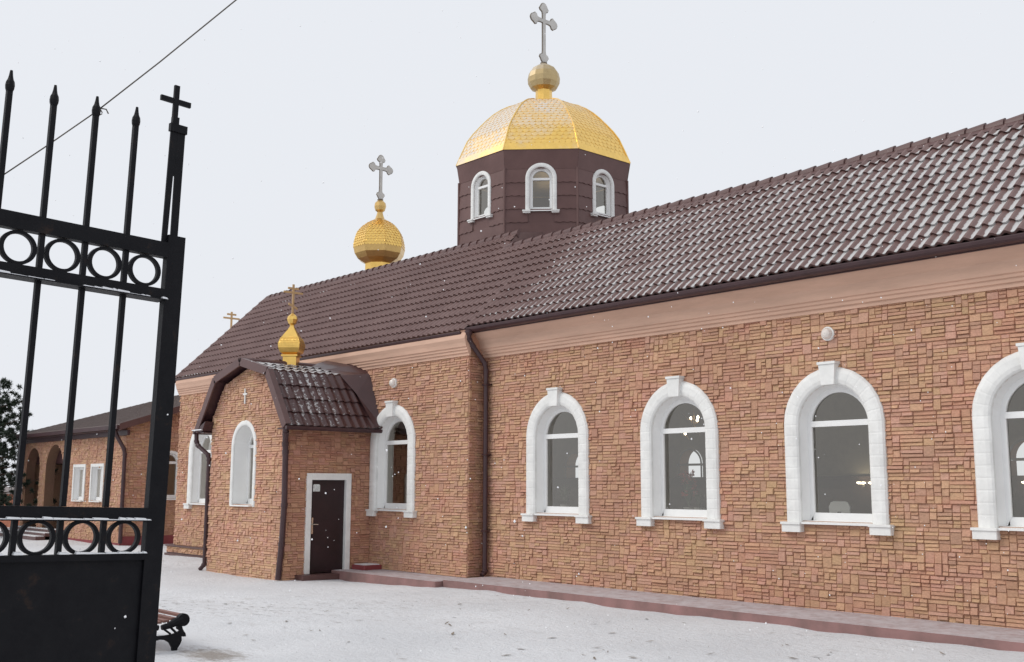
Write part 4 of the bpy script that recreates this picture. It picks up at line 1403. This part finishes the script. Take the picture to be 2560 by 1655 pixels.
pl = MB(); pl.box(FHS, HY + .02, 20, -0.01, 0.05, -2.05, -1.68)
pl.box(FHF, HX0 + 5.2, HX1, -0.01, 0.05, -2.05, -1.90)
obj('plinth', pl, 'redpaint', hall)
stp = MB()
for i in range(3): stp.box(WORLD, -45.7 - 0.0, -40.6, HY - 0.35 - 0.32 * (2 - i), HY + 0.3 - 0.004 * i, -2.05, -1.86 + 0.11 * i + 0.002, bev=0.01)
for i in range(3): stp.box(WORLD, -45.65, -40.65, HY - 0.34 - 0.32 * (2 - i), HY - 0.36 - 0.32 * (1 - i) if i < 2 else HY - 0.05, -1.858 + 0.11 * i, -1.84 + 0.11 * i, 1)
o = obj('entrance_steps', stp, ['flash', 'snow'], hall)
# cross of a small belfry on the hall ridge, mostly hidden by the nave roof
hc = MB()
poly_lathe(hc, Vector((-37.21, 18.66, 0)), [(0.35, 3.5), (0.35, 4.2), (0.42, 4.3), (0.5, 4.55), (0.42, 4.85), (0.2, 5.1), (0.06, 5.3), (0.03, 5.5)], 8, 0)
hb_ = obj('onion_dome', hc, 'gold', hall)
bar_cross(Vector((-37.21, 18.66, 5.45)), 1.06, 0.66, hb_, th=0.032, z_main=0.765, z_top=0.905, lower=False)

# ------------------------------------------------------------------ iron gate
A = Vector((-3.2302, 1.4027, -0.1071))
gdir = Vector((-0.069, 0.9975, 0)).normalized()
gn = gdir.cross(Vector((0, 0, 1)))
th_ = 0.027
gu = gdir * math.cos(th_) - Vector((0, 0, 1)) * math.sin(th_)      # leaf has sagged a little on its hinges
gv = gdir * math.sin(th_) + Vector((0, 0, 1)) * math.cos(th_)
def G(u, v, n=0.0): return A + gu * u + gv * v + gn * n
gate = thing('iron_gate', A + Vector((0, 0, -1.8)), 'black wrought-iron gate leaf with spiked bars, rings and a cross on its end post', 'gate')
def gbox(mb, u0, u1, v0, v1, n0, n1, mi=0):
    mb.hexa([G(u0, v0, n0), G(u1, v0, n0), G(u1, v1, n0), G(u0, v1, n0)], [G(u0, v0, n1), G(u1, v0, n1), G(u1, v1, n1), G(u0, v1, n1)], mi)
UL = -1.62                                                          # leaf reaches past the picture's edge
mb = MB(); gbox(mb, -0.042, 0.016, -1.75, 0.893, -0.014, 0.014); 
obj('post', mb, 'iron', gate)
mb = MB()
for q in (((-0.0590, 0.866), (-0.0415, 0.866), (-0.0345, 1.235), (-0.056, 1.235)), ((-0.0300, 0.893), (-0.006, 0.893), (-0.006, 1.235), (-0.0335, 1.235))):
    mb.hexa([G(a, b, -0.003) for a, b in q], [G(a, b, 0.003) for a, b in q])
mb.hexa([G(a, b, -0.0028) for a, b in ((-0.0345, 1.09), (-0.0315, 1.09), (-0.0315, 1.235), (-0.0345, 1.235))], [G(a, b, 0.0028) for a, b in ((-0.037, 1.09), (-0.031, 1.09), (-0.031, 1.235), (-0.037, 1.235))])
gbox(mb, -0.060, -0.002, 1.2355, 1.262, -0.008, 0.008)
gbox(mb, -0.054, -0.032, 1.2625, 1.285, -0.007, 0.007)
obj('finial_post', mb, 'iron', gate)
mb = MB()
gbox(mb, -0.054, -0.037, 1.2855, 1.392, -0.005, 0.005)
gbox(mb, -0.098, -0.0555, 1.330, 1.347, -0.0055, 0.0045)
gbox(mb, -0.0355, 0.006, 1.330, 1.347, -0.0055, 0.0045)
obj('cross', mb, 'iron', gate)
for v0, v1, n in ((0.818, 0.866, 0.016), (0.682, 0.716, 0.016), (0.000, 0.036, 0.016), (-0.118, -0.100, 0.020)):
    mb = MB(); gbox(mb, UL, -0.0405, v0, v1, -n, n)
    if v1 - v0 > 0.03 and v0 < 0.8: gbox(mb, UL, -0.0405, v0 - 0.004, v0 - 0.0005, -0.030, 0.034)   # flange of the angle bar
    obj('rail', mb, 'iron', gate)
mb = MB(); gbox(mb, UL, -0.0405, -1.72, -0.1185, -0.004, 0.004)
gbox(mb, UL, -0.0405, -0.145, -0.119, -0.02, -0.0045)
obj('panel', mb, 'iron', gate)
bars = [-0.172 - 0.1285 * i for i in range(12)]
for i, u in enumerate(bars):
    if u < UL + 0.02: continue
    mb = MB()
    jl = rnd.uniform(-0.003, 0.003)
    h = 0.0076
    gbox(mb, u - h - 0.002, u + h - 0.002, 0.8665, 1.225 - 0.006 * (i % 2), -h, h)
    pts = [(1.218, 0.0095), (1.226, 0.0122), (1.236, 0.0132), (1.247, 0.0118), (1.256, 0.0078), (1.266, 0.0058), (1.282, 0.0038)]
    mb.tube([G(u - 0.002, v - 0.003 * (i % 3), 0) for v, _ in pts], [r for _, r in pts], 8)
    gbox(mb, u - h, u + h, 0.7165, 0.8175, -h, h)
    gbox(mb, u - h + jl, u + h + jl, 0.0365, 0.6775, -h, h)
    gbox(mb, u - h, u + h, -0.0995, -0.0045, -h, h)
    obj('bar', mb, 'iron', gate)
cen = [-0.1085 - 0.1285 * i for i in range(12)]
for u in cen:
    if u < UL + 0.05: continue
    for vc, rr in ((0.7665, 0.0465), (-0.0515, 0.0465)):
        mb = MB()
        K = 36
        lo_o = [G(u + (rr + 0.0065) * math.cos(6.2832 * k / K), vc + (rr + 0.0035) * math.sin(6.2832 * k / K), 0) for k in range(K)]
        lo_i = [G(u + (rr - 0.006) * math.cos(6.2832 * k / K), vc + (rr - 0.006) * math.sin(6.2832 * k / K), 0) for k in range(K)]
        d = gn * 0.007
        for k in range(K):
            l = (k + 1) % K
            mb.quad(lo_o[k] + d, lo_o[l] + d, lo_i[l] + d, lo_i[k] + d); mb.quad(lo_o[k] - d, lo_o[l] - d, lo_i[l] - d, lo_i[k] - d)
            mb.quad(lo_o[k] - d, lo_o[l] - d, lo_o[l] + d, lo_o[k] + d); mb.quad(lo_i[k] - d, lo_i[l] - d, lo_i[l] + d, lo_i[k] + d)
        obj('ring', mb, 'iron', gate)
# snow lying on the flanges
for v, amt, n0 in ((0.6815, 0.55, 0.0165), (-0.0005, 1.0, 0.0165), (-0.0985, 0.8, 0.0)):
    mb = MB()
    rg = random.Random(int(v * 1000) + 5)
    u = UL
    while u < -0.04:
        L = rg.uniform(0.012, 0.05)
        if rg.random() < amt:
            hh = rg.uniform(0.002, 0.010)
            e = min(u + L, -0.037)
            nn = n0 if n0 else 0.0075
            mb.hexa([G(u, v, nn), G(e, v, nn), G(e, v, nn + 0.016), G(u, v, nn + 0.016)], [G(u + 0.003, v + hh, nn + 0.002), G(e - 0.003, v + hh * 0.8, nn + 0.002), G(e - 0.003, v + hh * .7, nn + 0.013), G(u + 0.003, v + hh * .9, nn + 0.013)])
        u += L
    obj('snow_crust', mb, 'snow', gate)

# wire tied to the gate
wi = MB()
k0 = G(-0.300, 1.232, -0.012); ka = G(-0.565, 0.955, -0.016)
far = Vector((-0.8798, 0.4326, 0.4474)) * 3.35
dirw = far - k0
wi.tube([ka, ka + (k0 - ka) * 0.5 + Vector((0, 0, -0.002)), k0], 0.0020, 6)
wi.tube([k0, k0 + dirw * 0.45 + Vector((0, 0, -0.004)), far, far + dirw * 2.0], 0.0024, 6)
wi.tube([k0 + gu * (0.010 + 0.012 * math.cos(a)) + gv * (0.004 + 0.010 * math.sin(a)) for a in [0, 1, 2, 3, 4, 5, 6]], 0.0018, 5)
wi.tube([k0 + dirw.normalized() * 0.02, k0 + dirw.normalized() * 0.028 + Vector((0, 0.012, -0.006)), k0 + dirw.normalized() * 0.03 + Vector((0, 0.018, -0.02))], 0.0022, 5)
wi.tube([k0 + dirw.normalized() * 0.02, k0 + dirw.normalized() * 0.012 + Vector((0, 0.004, -0.016)), k0 + dirw.normalized() * 0.008 + Vector((0, 0.003, -0.022))], 0.0020, 5)
o = obj('wire', wi, 'steel_cable', smooth=True); o['label'] = 'thin rusty wire tied to a gate spike and running up across the sky'; o['category'] = 'wire'

# ------------------------------------------------------------------ bench behind the gate
bench = thing('bench', (-12.6, 5.5, -1.97), 'backless bench with black cast-iron scroll ends and brown slats behind the gate', 'bench')
BX, BYc, BZ = -12.10, 5.34, -1.95
def bench_end(x):
    mb = MB()
    # right half outline in (y, z), mirrored: leg, scroll nub, seat rail
    half = [(0.0, 0.205), (0.06, 0.195), (0.115, 0.16), (0.15, 0.10), (0.155, 0.045), (0.145, 0.0), (0.235, 0.0), (0.235, 0.02), (0.20, 0.035), (0.215, 0.09), (0.245, 0.135), (0.262, 0.175), (0.258, 0.22), (0.275, 0.215), (0.312, 0.215), (0.305, 0.25), (0.285, 0.275), (0.27, 0.30), (0.255, 0.345), (0.20, 0.345), (0.20, 0.31), (0.235, 0.285), (0.205, 0.265), (0.13, 0.25), (0.06, 0.245), (0.0, 0.245)]
    for sg in (-1, 1):
        lo = [Vector((x - 0.02, BYc + sg * a, BZ + b)) for a, b in half]; hi = [v + Vector((0.04, 0, 0)) for v in lo]
        mb.hexa(lo, hi)
        # diagonal braces up to the rail
        mb.tube([(x, BYc + sg * 0.20, BZ + 0.26), (x, BYc + sg * 0.115, BZ + 0.34)], 0.014, 6)
        mb.tube([(x, BYc + sg * 0.13, BZ + 0.255), (x, BYc + sg * 0.03, BZ + 0.33)], 0.012, 6)
        # armrest scroll
        mb.tube([(x, BYc + sg * 0.02, BZ + 0.335), (x, BYc + sg * 0.10, BZ + 0.35), (x, BYc + sg * 0.19, BZ + 0.385), (x, BYc + sg * 0.26, BZ + 0.41)], [0.03, 0.038, 0.05, 0.055], 10)
        mb.tube([(x - 0.035, BYc + sg * 0.27, BZ + 0.405), (x + 0.035, BYc + sg * 0.27, BZ + 0.405)], 0.072, 16)
    return mb
for x in (BX, BX - 1.5): obj('end_frame', bench_end(x), 'iron', bench)
for i in range(7):
    y = BYc - 0.27 + 0.09 * i
    mb = MB(); zc = BZ + 0.375 + 0.06 * abs((i - 3) / 3) ** 2
    mb.box(WORLD, BX - 1.52, BX - 0.035, y - 0.036, y + 0.036, zc, zc + 0.028, bev=0.004)
    obj('slat', mb, 'wood', bench)

# ------------------------------------------------------------------ pine at the left edge, brick outbuilding behind
pine = thing('pine_tree', (-46.2, 12.3, -1.97), 'dark bushy pine tree at the left edge beyond the gate', 'tree')
tx, ty = -46.3, 12.3
tr = MB()
tr.tube([(tx, ty, -2.1), (tx + 0.05, ty, 0), (tx, ty + .05, 2.5), (tx - .05, ty, 4.1)], [0.22, 0.18, 0.12, 0.03], 10)
rg = random.Random(3)
tips = []
for i in range(74):
    z = -1.2 + 4.9 * i / 74 + rg.uniform(-.1, .1)
    a = i * 2.4 + rg.uniform(-.4, .4)
    L = max(0.5, 3.6 * (1 - ((z + 1.3) / 7.0) ** 1.5)) * rg.uniform(0.7, 1.1)
    p0 = Vector((tx, ty, z)); p1 = p0 + Vector((math.cos(a) * L * 0.55, math.sin(a) * L * 0.55, 0.12)); p2 = p0 + Vector((math.cos(a) * L, math.sin(a) * L, 0.40 + rg.uniform(-.1, .35)))
    tr.tube([p0, p1, p2], [0.035, 0.022, 0.008], 5)
    for k in range(9):
        q = 0.35 + 0.65 * k / 8
        b = p0.lerp(p1, q / 0.55) if q < 0.55 else p1.lerp(p2, (q - 0.55) / 0.45)
        for s_ in range(2):
            tips.append(b + Vector((rg.uniform(-1, 1), rg.uniform(-1, 1), rg.uniform(-.4, .7))) * 0.34 * (0.6 + 0.6 * q))
obj('trunk', tr, 'bark', pine)
cr = MB()
for tpt in tips:
    up_ = Vector((rg.uniform(-.4, .4), rg.uniform(-.4, .4), 1)).normalized()
    for k in range(64):
        d = (Vector((rg.gauss(0, 1), rg.gauss(0, 1), rg.gauss(0, 1))).normalized() + up_ * 0.5).normalized()
        l = rg.uniform(0.10, 0.20)
        sd = d.orthogonal().normalized() * 0.016
        cr.add([tpt + d * 0.02 - sd, tpt + d * 0.02 + sd, tpt + d * l], [(0, 1, 2)])
obj('crown', cr, 'needle', pine)

ob = thing('brick_outbuilding', (-56, 17, -1.97), 'low orange brick outbuilding beyond the pine at the left edge', 'building')
mb = MB(); mb.box(WORLD, -66, -46.6, 16, 20, -2.1, -0.42)
for i in range(24): mb.box(WORLD, -66, -46.6, 15.985, 15.999, -1.95 + 0.066 * i, -1.95 + 0.066 * i + 0.054)
obj('wall', mb, 'orange', ob)
mb = MB(); mb.hexa([(-66.3, 15.7, -0.44), (-46.3, 15.7, -0.44), (-46.3, 20.3, -0.40), (-66.3, 20.3, -0.40)], [(-66.3, 15.7, -0.34), (-46.3, 15.7, -0.34), (-46.3, 20.3, -0.1), (-66.3, 20.3, -0.1)])
obj('roof', mb, 'wing_roof', ob)

# ------------------------------------------------------------------ leaf and twig litter on the thin snow
lt = MB()
rg = random.Random(77)
for k in range(520):
    x = rg.uniform(-17, -2.5); y = rg.uniform(4.5, 12.5)
    if rg.random() > 0.25 + 0.75 * max(0, min(1, (x + 15) / 9)): continue
    if rg.random() < 0.35: x, y = round(x) + rg.gauss(0, .22), round(y) + rg.gauss(0, .18)
    a = rg.uniform(0, 6.28); L = rg.choice((0.015, 0.022, 0.03, 0.05, 0.08)); W = L * rg.uniform(0.10, 0.4)
    d = Vector((math.cos(a), math.sin(a), 0)) * L; e = Vector((-math.sin(a), math.cos(a), 0)) * W
    c = Vector((x, y, ground_z(x, y) + 0.008))
    u = Vector((0, 0, rg.uniform(0.004, 0.022)))
    lt.add([c - d, c - e * .6 + u * .4, c + d * .9 + u, c + e + u * .3], [(0, 1, 3), (1, 2, 3)])
obj('leaf_litter', lt, 'litter', kind='stuff')

# ------------------------------------------------------------------ falling snow
sf = MB()
rg = random.Random(12)
for i in range(1300):
    d = rg.uniform(2.6, 15) 
    px, py = rg.uniform(-0.62, 0.62), rg.uniform(-0.5, 0.5)
    p = (fwd + rt * px + up * py) * d
    if p.y > 13.2 or p.z < -1.85: continue
    r = rg.uniform(0.0025, 0.0062) * (0.45 + d / 18)
    st_ = Vector((rg.uniform(-.5, .5), rg.uniform(-.5, .5), 1)).normalized()
    a = st_.orthogonal().normalized(); b = st_.cross(a)
    vs = [p + a * r, p + b * r, p - a * r, p - b * r, p + st_ * r * rg.uniform(0.9, 1.7), p - st_ * r * 1.1]
    sf.add(vs, [(0, 1, 4), (1, 2, 4), (2, 3, 4), (3, 0, 4), (1, 0, 5), (2, 1, 5), (3, 2, 5), (0, 3, 5)])
o = obj('falling_snow', sf, 'flake', kind='stuff')
